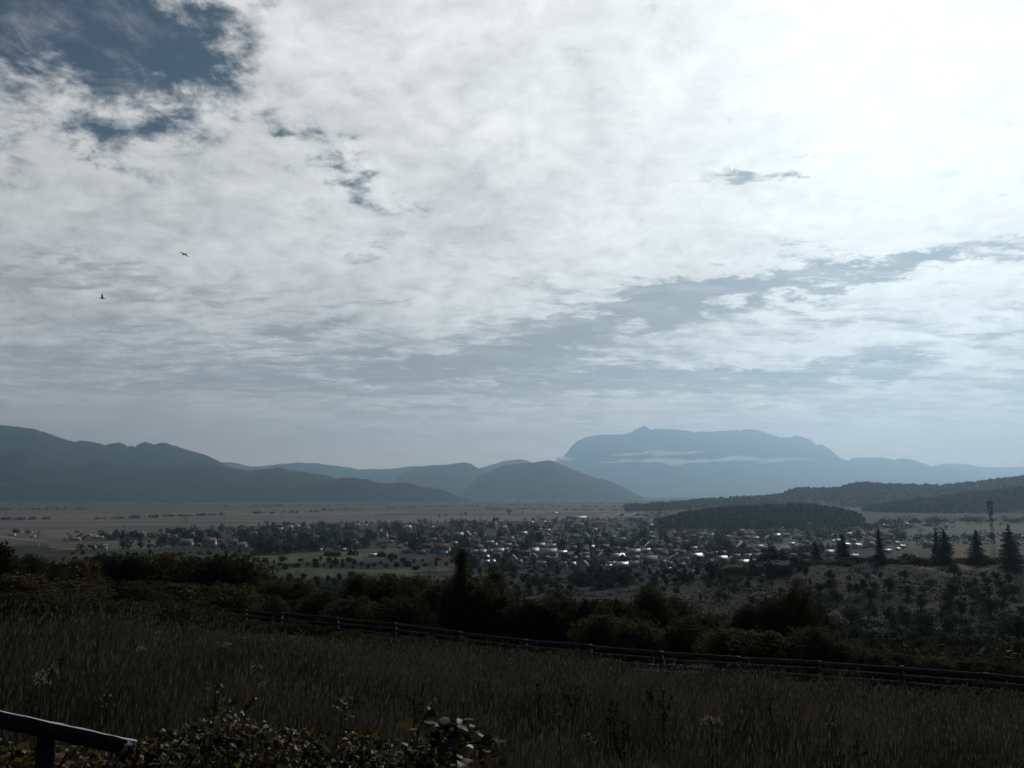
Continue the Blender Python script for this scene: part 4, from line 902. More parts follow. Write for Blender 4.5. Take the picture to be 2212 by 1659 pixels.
def village_trees():
    P = tree_points(); g = hit(P[:, 0], P[:, 1], 500); r = np.random.default_rng(23); keep = []
    H = np.array([(a, b, c, y) for a, b, c, y in GROUND_PTS])
    for (px, py), (x, y, z) in zip(P, g):
        h = r.choice([3.5, 5, 6.5, 8, 10, 12.5])*r.uniform(.85, 1.15); th = h*F/y; tw = .9*th
        # not in front of a measured roof
        cov = (np.abs(H[:, 0]-px) < H[:, 2]*.5+tw*.42) & (H[:, 3] > y-4) & (py-th < H[:, 1]+H[:, 2]*.14) & (py > H[:, 1]-2)
        if cov.any():
            h *= .42; th *= .42
            cov = (np.abs(H[:, 0]-px) < H[:, 2]*.5+tw*.2) & (H[:, 3] > y-4) & (py-th < H[:, 1]+H[:, 2]*.12) & (py > H[:, 1]-2)
            if cov.any(): continue
        keep.append((px, py, x, y, z, h))
    keep.sort(key=lambda t: -t[5]*F/t[3])
    extra = [(1250, 1215, 13.5, 'tall dark poplar beside the light grey roofs in the front rows'), (1276, 1190, 11, 'tall dark poplar behind the light grey roofs'), (1016, 1142, 15, 'tall bushy conifer by the dark church spire'), (1030, 1143, 12, 'round dark tree between the bushy conifer and the dark church spire')]
    for px, py, h, lab in extra:
        q = hit(px, py, 500)[0]; place('tree', VTALL[0], q, h*1.2, h*.55, lab, 'tree', parts=('crown', 'trunk'))
    zone = {}
    for i, (px, py, x, y, z, h) in enumerate(keep[:285]):
        k = max([j for j, l in enumerate(LAND) if l[0] <= px] or [0]); a = LAND[k][1]; b = LAND[k+1][1] if k+1 < len(LAND) else None
        pr = VT[i % 8] if r.random() > .12 else VTALL[i % 3]
        pale = pr is VT[3] or pr is VT[7]; tall = pr in VTALL
        w = h*(.5 if tall else r.uniform(.8, 1.15))
        look = 'tall narrow dark tree' if tall else 'pale green tree' if pale else 'dark rounded tree'
        row = 'front-row' if py > 1190 else 'middle-row' if py > 1160 else 'back-row'
        if b: lab = f'{look} among {row} houses between the {a} and the {b}'
        else: lab = f'{look} among {row} houses beyond the {a}'
        o = place('tree', pr, (x, y, z-.2), h, w, lab, 'tree', None)
        zone.setdefault((look, row, a, b), []).append((px, o)); o['group'] = f'village trees from the {a} to the {b}' if b else f'village trees beyond the {a}'
    for (look, row, a, b), L in zone.items():
        L.sort(key=lambda t: t[0])
        for k, (px, o) in enumerate(L):
            if len(L) > 1: o['label'] = f'{ordinal(k)} {look[:-5]} {row} tree from the {a}'+(f' toward the {b}' if b else ' outward')
    # the smaller ones read as one mass of green
    m = MB(); PP = []; S = []; rr = np.random.default_rng(5)
    rest = np.array([t[2:] for t in keep[285:]])
    n = 40; d = rr.normal(size=(len(rest), n, 3)); d /= np.linalg.norm(d, axis=2)[..., None]; d *= rr.uniform(.45, 1.05, (len(rest), n, 1))
    c = np.stack([rest[:, 0], rest[:, 1], rest[:, 2]+rest[:, 3]*.52], 1)[:, None]; sc = np.stack([rest[:, 3]*.46, rest[:, 3]*.46, rest[:, 3]*.48], 1)[:, None]
    m.leaves((c+d*sc).reshape(-1, 3), np.repeat(rest[:, 3]*.12, n), .6, .85, 6)
    tag(link('village_greenery', m.build('village_greenery', [L_VILL])), kind='stuff')
village_trees()

def plain_trees():
    L = [(963, 1115.5, 5, 'dark round tree alone on the plain near the hedge by the field track'), (995, 1114, 6, 'smaller of two dark trees standing together on the plain'), (1006, 1113.5, 8, 'larger of two dark trees standing together on the plain'), (949, 1119, 7, 'low spreading tree at the end of the field track'), (1099, 1111, 12, 'big dark tree alone on the plain beyond the church spire'), (1128, 1110.5, 6, 'small tree on the plain next to the big lone tree')]
    for i, (px, py, wp, lab) in enumerate(L):
        g = hit(px, py, 1500)[0]; w = wp/F*g[1]; place('tree', VT[i % 3], g, w*1.05, w, lab, 'tree')
    rr = np.random.default_rng(31); rows = [[(200, 1122), (340, 1118)], [(330, 1117), (480, 1113)], [(540, 1110), (690, 1106)], [(690, 1103), (780, 1100)], [(820, 1098), (960, 1095)], [(950, 1094), (1200, 1090)], [(0, 1102), (200, 1100)], [(0, 1124), (110, 1122)], [(1396, 1108), (1450, 1112)], [(1396, 1104), (1470, 1100)], [(480, 1095), (900, 1088)], [(0, 1090), (500, 1084)], [(900, 1086), (1390, 1083)], [(1100, 1092), (1390, 1096)], [(0, 1082), (520, 1079)], [(300, 1087), (900, 1083)], [(850, 1081), (1390, 1081)], [(1250, 1087), (1390, 1089)], [(1050, 1100), (1390, 1104)], [(1380, 1113), (1460, 1120)], [(1330, 1120), (1460, 1128)], [(1430, 1127), (1700, 1136)], [(1440, 1130), (1640, 1137)], [(1450, 1134), (1700, 1140)], [(1600, 1133), (1890, 1143)], [(1620, 1138), (1890, 1147)], [(1860, 1136), (1960, 1143)], [(1890, 1128), (2212, 1125)], [(1900, 1132), (2050, 1129)]]
    loose = [(1960, 2230, 1150, 1182), (1900, 2060, 1120, 1148), (2000, 2230, 1118, 1136), (1960, 2230, 1158, 1170)]
    pts = []
    for (a, b) in rows:
        n = int(abs(b[0]-a[0])/2.2); t = rr.random(n)[:, None]; keep = np.sin(t[:, 0]*23+a[0])+np.sin(t[:, 0]*61+a[1]) > -.35
        pts.append((np.array(a)+(np.array(b)-np.array(a))*t+rr.normal(size=(n, 2))*[2, .55])[keep])
    for x0, x1, y0, y1 in loose:
        q = np.stack([rr.uniform(x0, x1, 170), rr.uniform(y0, y1, 170)], 1); pts.append(q[np.sin(q[:, 0]*.09+q[:, 1]*.5)+np.sin(q[:, 0]*.031-q[:, 1]*.9+1) > .45])
    pts = np.concatenate(pts); g = hit(pts[:, 0], pts[:, 1], 900, 12000); n = 22
    h = rr.uniform(3.5, 9.5, len(g)); d = rr.normal(size=(len(g), n, 3)); d /= np.linalg.norm(d, axis=2)[..., None]
    c = np.stack([g[:, 0], g[:, 1], g[:, 2]+h*.45], 1)[:, None]; m = MB()
    m.leaves((c+d*(h*.5)[:, None, None]*np.array([1.5, 1.2, 1])).reshape(-1, 3), np.repeat(h*.2, n), .4, .85, 3)
    tag(link('field_hedges', m.build('field_hedges', [L_WOOD])), kind='stuff')
plain_trees()

def forest(top, D, wf, wb, foot, n, hmin, hmax, seed, obj):
    """single small crowns all over a wooded hill, as one mass"""
    rr = np.random.default_rng(seed); me = obj.data; nv = len(me.vertices); co = np.empty(nv*3, np.float32); me.vertices.foreach_get('co', co); co = co.reshape(-1, 3)
    npx = len(top); rows = nv//npx; G = co.reshape(rows, npx, 3)
    a = rr.uniform(0, 27.5, n); b = rr.uniform(0, npx-1.01, n)
    k = int(n*.18); a[:k] = rr.uniform(24.2, 25.8, k)
    i, j = a.astype(int), b.astype(int); fa, fb = (a-i)[:, None], (b-j)[:, None]
    p = (G[i, j]*(1-fa)+G[i+1, j]*fa)*(1-fb)+(G[i, j+1]*(1-fa)+G[i+1, j+1]*fa)*fb
    p = p[(p[:, 2] > terrain(p[:, 0], p[:, 1])-2) & (wob(p[:, 0], p[:, 1], D*.10, 8, 3)+rr.normal(size=len(p))*.25 > -.85)]
    h = rr.uniform(hmin, hmax, len(p))*rr.choice([.6, .8, 1, 1.3], len(p)); q = 9
    d = rr.normal(size=(len(p), q, 3)); d /= np.linalg.norm(d, axis=2)[..., None]; d[..., 2] = np.abs(d[..., 2])*1.2-.2
    pts = p[:, None]+np.array([0, 0, 1])*(h*.45)[:, None, None]+d*(h*.42)[:, None, None]*np.array([.8, .8, 1.1])
    m = MB(); m.leaves(pts.reshape(-1, 3), np.repeat(h*.26, q), .5, .85, seed)
    tag(link('forest', m.build('forest', [L_WOOD])), kind='stuff')
forest(topA, 2150, 190, 200, -1, 6500, 7, 12, 51, hillA); forest(topC, 3100, 560, 500, 4, 9000, 9, 15, 52, hillC); forest(topB, 4500, 900, 700, 0, 12000, 10, 18, 53, hillB)

# scrub and small trees between the hedge and the village
def mid_scrub():
    zones = [([(150, 1196), (380, 1190), (520, 1192), (560, 1202), (560, 1222), (380, 1212), (150, 1212)], 40, 15, 'behind the tall hedge below the orange-roofed house'), ([(555, 1213), (720, 1210), (820, 1214), (960, 1206), (990, 1222), (900, 1232), (700, 1228), (570, 1234)], 42, 13, 'along the lower edge of the green field'),
             ([(560, 1250), (760, 1250), (750, 1290), (560, 1282)], 24, 18, 'on the rough ground before the round-crowned trees'), ([(1010, 1226), (1240, 1236), (1240, 1290), (1080, 1290), (1040, 1250)], 38, 17, 'on the rough ground beyond the cone-shaped tree'), ([(1234, 1242), (1352, 1236), (1360, 1262), (1300, 1274), (1240, 1268)], 24, 13, 'in the dark grove under the front houses'),
             ([(1350, 1240), (1640, 1234), (1720, 1222), (1740, 1234), (1600, 1250), (1360, 1264)], 34, 15, 'along the top of the orchard slope')]
    for poly, n, dm, where in zones:
        pts = sorted(scatter(poly, n, dm, int(poly[0][0]))); seen = {}; g = hit([p[0] for p in pts], [p[1] for p in pts], 110, 900)
        for i, (x, y, z) in enumerate(g):
            h = random.uniform(2.6, 5.0)*(1.3 if 'grove' in where else 1); k = i % 6
            look = ('dark scrub bush', 'grey-green scrub bush', 'olive scrub bush', 'dark scrub bush')[k % 4]
            seen[look] = seen.get(look, -1)+1
            o = place('bush', SCRUB[k], (x, y, z), h*random.uniform(.6, 1.1), h*random.uniform(.8, 2.0), f'{ordinal(seen[look])} {look} from the lane side, {where}', 'bush', f'scrub bushes {where}')
mid_scrub()

# ------------------------------------------------------------------ the board fence across the meadow
WOOD = material('weathered_boards', (.060, .056, .052), .75, .35, 3, .25, stretch=(.25, 4, 4), bump=.2)
WOODG = material('grey_beam', (.028, .028, .028), .70, .5, 7, .15, stretch=(.2, 5, 5), bump=.25)
def board_fence():
    o = bpy.data.objects.new('board_fence', None); COL.objects.link(o)
    pxs = [470, 545, 620, 738, 860, 996, 1134, 1271, 1420, 1580, 1748, 1922, 2099, 2290, 2480]
    base = []
    for px in pxs:
        Y = fence_line(px); x = (px-CX)/F*Y; base.append(np.array([x, Y, float(terrain(x, Y))]))
    o.location = base[7]; r = random.Random(5)
    for p in base:
        m = MB(); m.box(p-base[7]+[0, 0, .40], (.16, .16, 1.68), rz=math.radians(-29), rx=r.uniform(-.03, .03)); link('post', m.build('post', [WOOD]), o)
    for k, z in enumerate((.20, .53, .84, 1.15)):
        for i, (a, b) in enumerate(zip(base[:-1], base[1:])):
            if k == 0 and i in (0, 2, 5, 9): continue
            a_, b_ = a-base[7]+[0, 0, z+r.uniform(-.035, .035)], b-base[7]+[0, 0, z+r.uniform(-.035, .035)]
            d = b_-a_; L = np.linalg.norm(d); n = np.array([-d[1], d[0], 0]); n /= np.linalg.norm(n)
            c = (a_+b_)/2-n*.11*(-1 if n[1] < 0 else 1)
            m = MB(); m.box(c, (L+.12, .035, .17+r.uniform(-.02, .02)), rz=math.atan2(d[1], d[0]), ry=-math.asin(d[2]/L)); link('board', m.build('board', [WOOD]), o)
    tag(o, 'long weathered board fence with four rails running across the foot of the meadow', 'fence')
board_fence()
def lone_post():
    g = hit(272, 1391, 15)[0]; h = at(272, 1357, g[1])[2]-g[2]
    m = MB(); w = .11; v = []
    for z, s in ((-.3, 1), (h*.5, .95), (h-.03, .9), (h, .8)):
        v += [[-w/2*s, -w/2*s, z], [w/2*s, -w/2*s, z], [w/2*s, w/2*s, z], [-w/2*s, w/2*s, z+(.03 if z > 0 else 0)]]
    q = [[i*4+j, i*4+(j+1) % 4, i*4+4+(j+1) % 4, i*4+4+j] for i in range(3) for j in range(4)]+[[12, 13, 14, 15]]
    m.add(v, q); tag(link('fence_post', m.build('fence_post', [material('grey_post', (.13, .12, .11), .85, .3, 4, .2, stretch=(3, 3, .4), bump=.2)]), loc=g), 'lone weathered wooden post standing in the dry meadow', 'post')
lone_post()
def near_fence():
    a = at(-190, 1494, 4.15); b = at(372, 1617, 4.75); d = b-a; L = np.linalg.norm(d)
    o = bpy.data.objects.new('beam_fence', None); COL.objects.link(o); c = (a+b)/2; o.location = (c[0], c[1], float(terrain(c[0], c[1])))
    base = np.array(o.location); u = d/L
    me = bpy.data.meshes.new('beam'); hgt = .072; th = .036; v = []; n = 24
    r = np.random.default_rng(2); e = np.cumsum(r.normal(size=n+1))*.0012
    side = np.cross(u, [0, 0, 1]); side /= np.linalg.norm(side); upv = np.cross(side, u); bev = .003
    prof = [(-th/2, -hgt), (-th/2, -bev), (-th/2+bev, 0), (th/2-bev, 0), (th/2, -bev), (th/2, -hgt)]
    m = MB(); vv = []
    for i in range(n+1):
        p = a+u*(L*i/n)-base+upv*e[i]
        for (s_, z_) in prof: vv.append(p+side*s_+upv*(z_+r.normal()*.0012))
    q = [[i*6+j, i*6+(j+1) % 6, i*6+6+(j+1) % 6, i*6+6+j] for i in range(n) for j in range(6)]
    m.add(vv, q); vb = np.array(vv); m.add(np.concatenate([vb[:6], vb[-6:]]), [[0, 1, 4, 5], [1, 2, 3, 4], [11, 10, 7, 6], [10, 9, 8, 7]])
    bm_ = m.build('beam', [WOODG, material('painted_sky_sheen', (.42, .43, .46), .40, .3, 9, .5, stretch=(.2, 5, 5))])
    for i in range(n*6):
        if i % 6 == 2: bm_.polygons[i].material_index = 1  # pale top face: the sky's reflection painted into the colour
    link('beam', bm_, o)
    for px in (86, 480):
        t = ((px-(-190))/(372+190)) if px < 300 else .93; p = a+u*(L*t)-base+side*(.075)*(1 if side[1] > 0 else -1); gz = float(terrain(p[0]+base[0], p[1]+base[1]))-base[2]
        w = MB(); zt = p[2]-.03; w.box((p[0], p[1], (zt+gz-.4)/2), (.078, .078, zt-gz+.4), rz=math.atan2(u[1], u[0])); link('post', w.build('post', [WOODG]), o)
    tag(o, 'dark wooden beam fence with a pale worn top edge close by the leafy shrub', 'fence')
near_fence()

# ------------------------------------------------------------------ meadow grass
def meadow():
    r = np.random.default_rng(77)
    G1 = material('dry_grass', (.044, .042, .029), .85, .5, 1.2, .1, leaf=.25, island=.55, tint=(.100, .090, .066), stretch=(1, 1, .05), patchy=4.0)
    G2 = material('green_grass', (.028, .034, .017), .85, .3, .3, .1, leaf=.25, island=.5)
    N = 420000; az = np.radians(r.uniform(-40, 40, N)); u = r.random(N); rad = np.sqrt(4.0**2+u*(66.0**2-4.0**2))
    near = r.random(N) < .62; rad = np.where(near, 4.0+r.random(N)**1.15*24, rad)
    x = np.sin(az)*rad; y = np.cos(az)*rad; s = .487*x+.873*y
    ok = (s < 42.3+r.normal(size=N)*.5) & (rad > 4.2)
    x, y, s, rad = x[ok], y[ok], s[ok], rad[ok]; n = len(x); z = terrain(x, y)
    patch = wob(x, y, 9, 8, 4); patch2 = wob(x, y, 3.2, 8, 12)
    gr = (s > 35.6+patch*1.6) | (r.random(n) < np.clip(.10+.25*(patch2 < -.8), 0, 1))
    h = r.uniform(.25, .78, n)*(1+.30*patch)*(1+.22*patch2); cell = np.modf(np.abs(np.sin(np.floor(x/.45+patch)*12.9898+np.floor(y/.45+patch2)*78.233)*43758.5))[0]; h = h*(.55+.75*cell); lz = sstep(-np.degrees(np.arctan2(x, y)), 2, 14)*sstep(rad, 29, 36)
    gr = gr | (r.random(n) < lz); h = np.where(gr, h*.62, h)*(1-.55*lz)*np.clip((rad-3)/6, .5, 1)
    wd = r.uniform(.0022, .0055, n)*np.clip(rad/11, .8, 3.2)
    a = r.uniform(0, 6.28, n); lean = r.normal(size=(n, 2))*.16+np.array([.10, .02]); dv = np.stack([np.cos(a), np.sin(a), 0*a], 1)
    p0 = np.stack([x, y, z-.03], 1); p1 = p0+np.stack([lean[:, 0]*h*.4, lean[:, 1]*h*.4, h*.55], 1); p2 = p0+np.stack([lean[:, 0]*h*1.3, lean[:, 1]*h*1.3, h], 1)
    W = dv*wd[:, None]
    V = np.stack([p0-W, p0+W, p1+W*.8, p1-W*.8, p2], 1).reshape(-1, 3); k = np.arange(n)*5
    q = np.stack([k, k+1, k+2, k+3], 1); t = np.stack([k+3, k+2, k+4], 1)
    # seed heads on part of the dry stalks
    sd = (~gr) & (r.random(n) < .40); ns = sd.sum(); c = p2[sd]; hh = r.uniform(.03, .08, ns); ws = wd[sd]*1.9
    a2 = r.uniform(0, 6.28, ns); D = np.stack([np.cos(a2), np.sin(a2), 0*a2], 1)*ws[:, None]; up = np.stack([lean[sd, 0]*.5, lean[sd, 1]*.5, np.ones(ns)], 1)*hh[:, None]
    V2 = np.stack([c-up*.6, c+D, c+up, c-D], 1).reshape(-1, 3); k2 = np.arange(ns)*4+len(V); q2 = np.stack([k2, k2+1, k2+2, k2+3], 1)
    G3 = material('seed_heads', (.13, .117, .086), .9, .35, .10, .1, leaf=.2, island=.5, stretch=(1, 1, .05))
    mi = np.concatenate([gr.astype(int), np.full(ns, 2), gr.astype(int)])
    me = mesh('grass', np.concatenate([V, V2]), [np.concatenate([q, q2]), t], [G1, G2, G3], mi)
    tag(link('grass', me), kind='stuff')
meadow()

# ------------------------------------------------------------------ tall weeds and white flowers in the grass
STALK = material('dark_stalk', (.016, .013, .010), .85, .3, 4, .2); PETAL = material('white_petals', (.46, .45, .43), .7, .1, 4, .2, leaf=.35); PETALD = material('withered_umbel', (.28, .26, .24), .8, .2, 4, .2, leaf=.4)
def stand(px, pt, hgt):
    """where a plant of this height must stand for its tip to be seen at the measured point"""
    Y = np.geomspace(6.8, 60, 3000); d = ray(px, pt); d = d/d[1]; x = d[0]*Y; z = EYE+d[2]*Y-hgt; i = int((z < terrain(x, Y)).argmax())
    return np.array([x[i], Y[i], float(terrain(x[i], Y[i]))])
def weed(px, pb, pt, lab, side=5, seed=0, lean=0.0):
    h = min(max((pb-pt)/F*15, .85), 1.5); g = stand(px, pt, h); r = np.random.default_rng(seed); o = bpy.data.objects.new('dock_weed', None); COL.objects.link(o); o.location = g
    m = MB(); w = .007*max(g[1]/10, .7); top = np.array([lean*h, 0, h]); m.tube([[0, 0, -.1], top*.5+[r.uniform(-.02, .02), 0, 0], top], [w, w*.8, w*.4], 5); tips = [(top*.62, top)]
    for k in range(side):
        b = top*r.uniform(.35, .75); a = r.choice([0, math.pi])+r.uniform(-.7, .7); L = h*r.uniform(.16, .36); e = b+np.array([math.cos(a)*L*.38, math.sin(a)*L*.38, L]); m.tube([b, (b+e)/2+[math.cos(a)*L*.06, 0, -L*.05], e], [w*.7, w*.55, w*.3], 4); tips.append(((b+e)/2, e))
    link('stem', m.build('stem', [STALK]), o); c = MB(); P = []
    for a, e in tips:
        n = int(26*np.linalg.norm(e-a)/.25)+8; t = r.random(n)[:, None]; P.append(a+(e-a)*t+r.normal(size=(n, 3))*[w*1.5, w*1.5, w])
    c.leaves(np.concatenate(P), w*2.1, 0, .7, seed); link('foliage', c.build('foliage', [STALK]), o)  # these are the dark seed heads along the stems, not leaves
    tag(o, lab, 'weed', 'dark dock weeds in the meadow')
for a in [(1398, 1585, 1487, 'tall dark branching dock weed, bushiest of the meadow', 9, 1), (1420, 1560, 1490, 'dark dock weed leaning against the bushiest one', 4, 2, .12), (1320, 1570, 1503, 'slim dark dock weed before the bushiest one, on the shrub side', 3, 3), (1345, 1625, 1555, 'short dark dock weed low under the bushiest one', 5, 4), (1162, 1540, 1474, 'dark dock weed rising before the fence between shrub and bushiest weed', 3, 5), (1243, 1570, 1480, 'thin dark dock weed with a single drooping side stem', 2, 6),
          (1664, 1668, 1508, 'tallest single dark stalk, thick as a spear, in the open grass', 0, 7), (1434, 1560, 1520, 'short thin dark stalk past the bushiest dock weed', 1, 8), (396, 1440, 1396, 'dark dock weed with a curled tip near the white umbels', 3, 9), (346, 1460, 1420, 'slender dark weed between the lone post and the shrub', 2, 10), (565, 1470, 1424, 'dark thin weed stalk standing just above the leafy shrub', 2, 11), (62, 1560, 1520, 'dark weed stalk above the beam fence top', 2, 12), (135, 1450, 1408, 'thin dark weed in the pale grass behind the beam fence', 2, 13), (1785, 1680, 1610, 'low dark weed clump near the spear-like stalk', 6, 14), (1850, 1660, 1600, 'dark twin-stemmed weed past the low weed clump', 2, 15), (1798, 1570, 1525, 'small dark weed against the grass below the fence', 2, 16), (2085, 1560, 1520, 'far dark weed stalk below the last fence posts', 2, 17), (896, 1560, 1490, 'dark knobby stalk standing up behind the leafy shrub', 4, 18)]:
    weed(*a)
def umbel(px, pb, pt, wpx, lab, n=34, seed=0, mat=None, flat=.28):
    h = .90+.05*(seed % 4); g = stand(px, pt, h); R_ = wpx/2/F*g[1]; r = np.random.default_rng(seed); o = bpy.data.objects.new('wildflower', None); COL.objects.link(o); o.location = g
    m = MB(); c = np.array([0, 0, h-R_*.5]); m.tube([[0, 0, -.1], [.01, 0, h*.5], c], [.006, .005, .004], 5); P = []
    for k in range(n):
        a = r.uniform(0, 6.28); q = math.sqrt(r.random())*R_; p = np.array([math.cos(a)*q, math.sin(a)*q*.8, h-R_*.1-q*q/R_*flat*1.6+r.normal()*R_*flat*.35]); P.append(p)
        if k % 3 == 0: m.tube([c, p], .0025, 3, False)
    link('stem', m.build('stem', [STALK]), o); f = MB(); P = np.array(P); f.leaves(np.repeat(P, 4, 0)+r.normal(size=(len(P)*4, 3))*R_*.06, R_*(.13 if wpx < 20 else .075), 1.2, .9, seed); link('blossom', f.build('blossom', [mat or PETAL]), o)
    tag(o, lab, 'flower', 'white wildflowers in the meadow')
for a in [(305, 1425, 1391, 19, 'largest white umbel flower, fluffy, beyond the beam fence', 40, 1, None, .8), (343, 1392, 1363, 13, 'pair of white blooms under the hedge past the lone post', 14, 2), (491, 1425, 1388, 22, 'white umbel flower on a tall stalk before the hedge', 30, 3), (555, 1462, 1436, 24, 'flat white umbel flower above the leafy shrub', 26, 4), (392, 1418, 1401, 6, 'tiny white bloom beside the curled dark weed', 6, 5),
          (87, 1530, 1497, 40, 'loose spray of tiny white flowers above the beam fence', 30, 6, None, .6), (110, 1545, 1512, 34, 'second spray of tiny white flowers, nearest the beam top', 22, 7, None, .8), (232, 1535, 1510, 30, 'loose spray of white flowers between beam fence and shrub', 16, 8, None, .9), (250, 1468, 1446, 8, 'single small white flower in the middle of the dry grass', 6, 9), (738, 1480, 1456, 12, 'small white flower with splayed petals above the shrub', 9, 10),
          (565, 1530, 1508, 26, 'scatter of small white flowers just over the shrub top', 14, 11), (1272, 1610, 1582, 30, 'cluster of white flowers low in the grass past the shrub', 16, 12, None, .8), (1208, 1560, 1540, 14, 'white flower cluster on the grass above the low one', 8, 13), (1535, 1570, 1547, 52, 'wide flat spray of pale withered flowers past the bushiest weed', 34, 14, PETALD), (1548, 1650, 1625, 26, 'pale withered flower cluster low in the open grass', 12, 15, PETALD), (1794, 1580, 1560, 28, 'thin scatter of pale flowers beyond the spear-like stalk', 12, 16, PETALD),
          (1305, 1440, 1422, 18, 'pale plume of grass flower before the board fence', 14, 17, PETALD), (1020, 1440, 1420, 12, 'pale dry flower head before the middle of the board fence', 8, 18, PETALD), (1565, 1560, 1540, 16, 'pale flower head beside the wide withered spray', 8, 19, PETALD)]:
    umbel(*a)

# ------------------------------------------------------------------ leafy shrub close to the camera
NL = material('shrub_leaf', (.020, .027, .012), .5, .3, 14, .28, leaf=.30, island=.5, tint=(.062, .050, .014), objvar=.1, trans_col=1.6)
NLY = material('yellowed_leaf', (.17, .115, .018), .45, .3, 14, .4, leaf=.35, island=.4, tint=(.10, .085, .020), trans_col=1.5)
TWIG = material('twig', (.030, .022, .017), .7, .3, 20, .3)
def leaf_blades(mb, P, dirs, size, seed, up=1.0, droop=.25):
    """ovate leaves with a folded midrib and a pointed, drooping tip"""
    r = np.random.default_rng(seed); n = len(P); size = np.broadcast_to(size, (n,))*r.uniform(.6, 1.25, n)
    d = dirs+r.normal(size=(n, 3))*.55; d[:, 2] -= droop; d /= np.linalg.norm(d, axis=1)[:, None]
    N = r.normal(size=(n, 3))*.55; N[:, 2] += up; S = np.cross(d, N); S /= np.linalg.norm(S, axis=1)[:, None]; N = np.cross(S, d)
    prof = [(0, .0), (.16, .26), (.42, .37), (.70, .24), (1.0, .0)]; fold = r.uniform(.1, .45, n); rows = []
    for t, w in prof:
        c = P+d*(size*t)[:, None]-N*(size*(t*t)*r.uniform(.05, .3))[:, None]
        if 0 < t < 1:
            rows += [c+S*(size*w)[:, None]+N*(size*w*fold)[:, None], c, c-S*(size*w)[:, None]+N*(size*w*fold)[:, None]]
        else: rows += [c]
    V = np.stack(rows, 1); k = (np.arange(n)*11)[:, None]
    q = np.concatenate([k+np.array([[a, a+3, a+4, a+1]]) for a in (1, 2, 4, 5)]); t = np.concatenate([k+np.array([v]) for v in ([0, 1, 2], [0, 2, 3], [7, 10, 8], [8, 10, 9])])
    mb.add(V.reshape(-1, 3), q, t)
def leafy_shrub(canes, label, seed, leaf=.055, per=26, yellow=.12, name='leafy_shrub', fill=0):
    """canes: lists of measured points (px, py, distance); leaves sit along them"""
    r = np.random.default_rng(seed); c0 = at(*canes[0][0]); base = np.array([c0[0], c0[1], float(terrain(c0[0], c0[1]))])
    o = bpy.data.objects.new(name, None); COL.objects.link(o); o.location = base; tw, lf, ye = MB(), MB(), MB()
    for ci, cane in enumerate(canes):
        pts = np.array([at(*p) for p in cane])-base; kk = np.linspace(0, len(pts)-1, 16); pp = np.stack([np.interp(kk, np.arange(len(pts)), pts[:, i]) for i in range(3)], 1)
        pp[1:-1] = (pp[:-2]+2*pp[1:-1]+pp[2:])/4; tw.tube(pp, np.linspace(.0065, .002, 16), 6)
        n = per+int(r.integers(0, 8)); t = r.uniform(.12, 1, n); idx = t*15; P = np.stack([np.interp(idx, np.arange(16), pp[:, i]) for i in range(3)], 1)
        ax = pp[-1]-pp[0]; ax /= np.linalg.norm(ax); a = r.uniform(0, 6.28, n); D = np.stack([np.cos(a), np.sin(a), r.uniform(-.1, .7, n)], 1)+ax*.5
        D /= np.linalg.norm(D, axis=1)[:, None]; P2 = P+D*r.uniform(.0, .05, n)[:, None]
        y = r.random(n) < yellow
        if (~y).any(): leaf_blades(lf, P2[~y], D[~y], leaf, seed*50+ci)
        if y.any(): leaf_blades(ye, P2[y], D[y], leaf*.95, seed*50+ci+25)
    link('stem', tw.build('stem', [TWIG]), o); nl = sum(len(a) for a in lf.q+lf.t); nq = (sum(len(a) for a in lf.q), sum(len(a) for a in ye.q), sum(len(a) for a in lf.t), sum(len(a) for a in ye.t))
    V = np.concatenate(lf.v+ye.v); Q = np.concatenate(lf.q+[a+lf.n for a in ye.q]); T = np.concatenate(lf.t+[a+lf.n for a in ye.t])
    mi = np.concatenate([np.zeros(nq[0]), np.ones(nq[1]), np.zeros(nq[2]), np.ones(nq[3])])
    link('foliage', mesh('foliage', V, [Q, T], [NL, NLY], mi), o)
    tag(o, label, 'shrub', 'leafy shrubs by the beam fence')
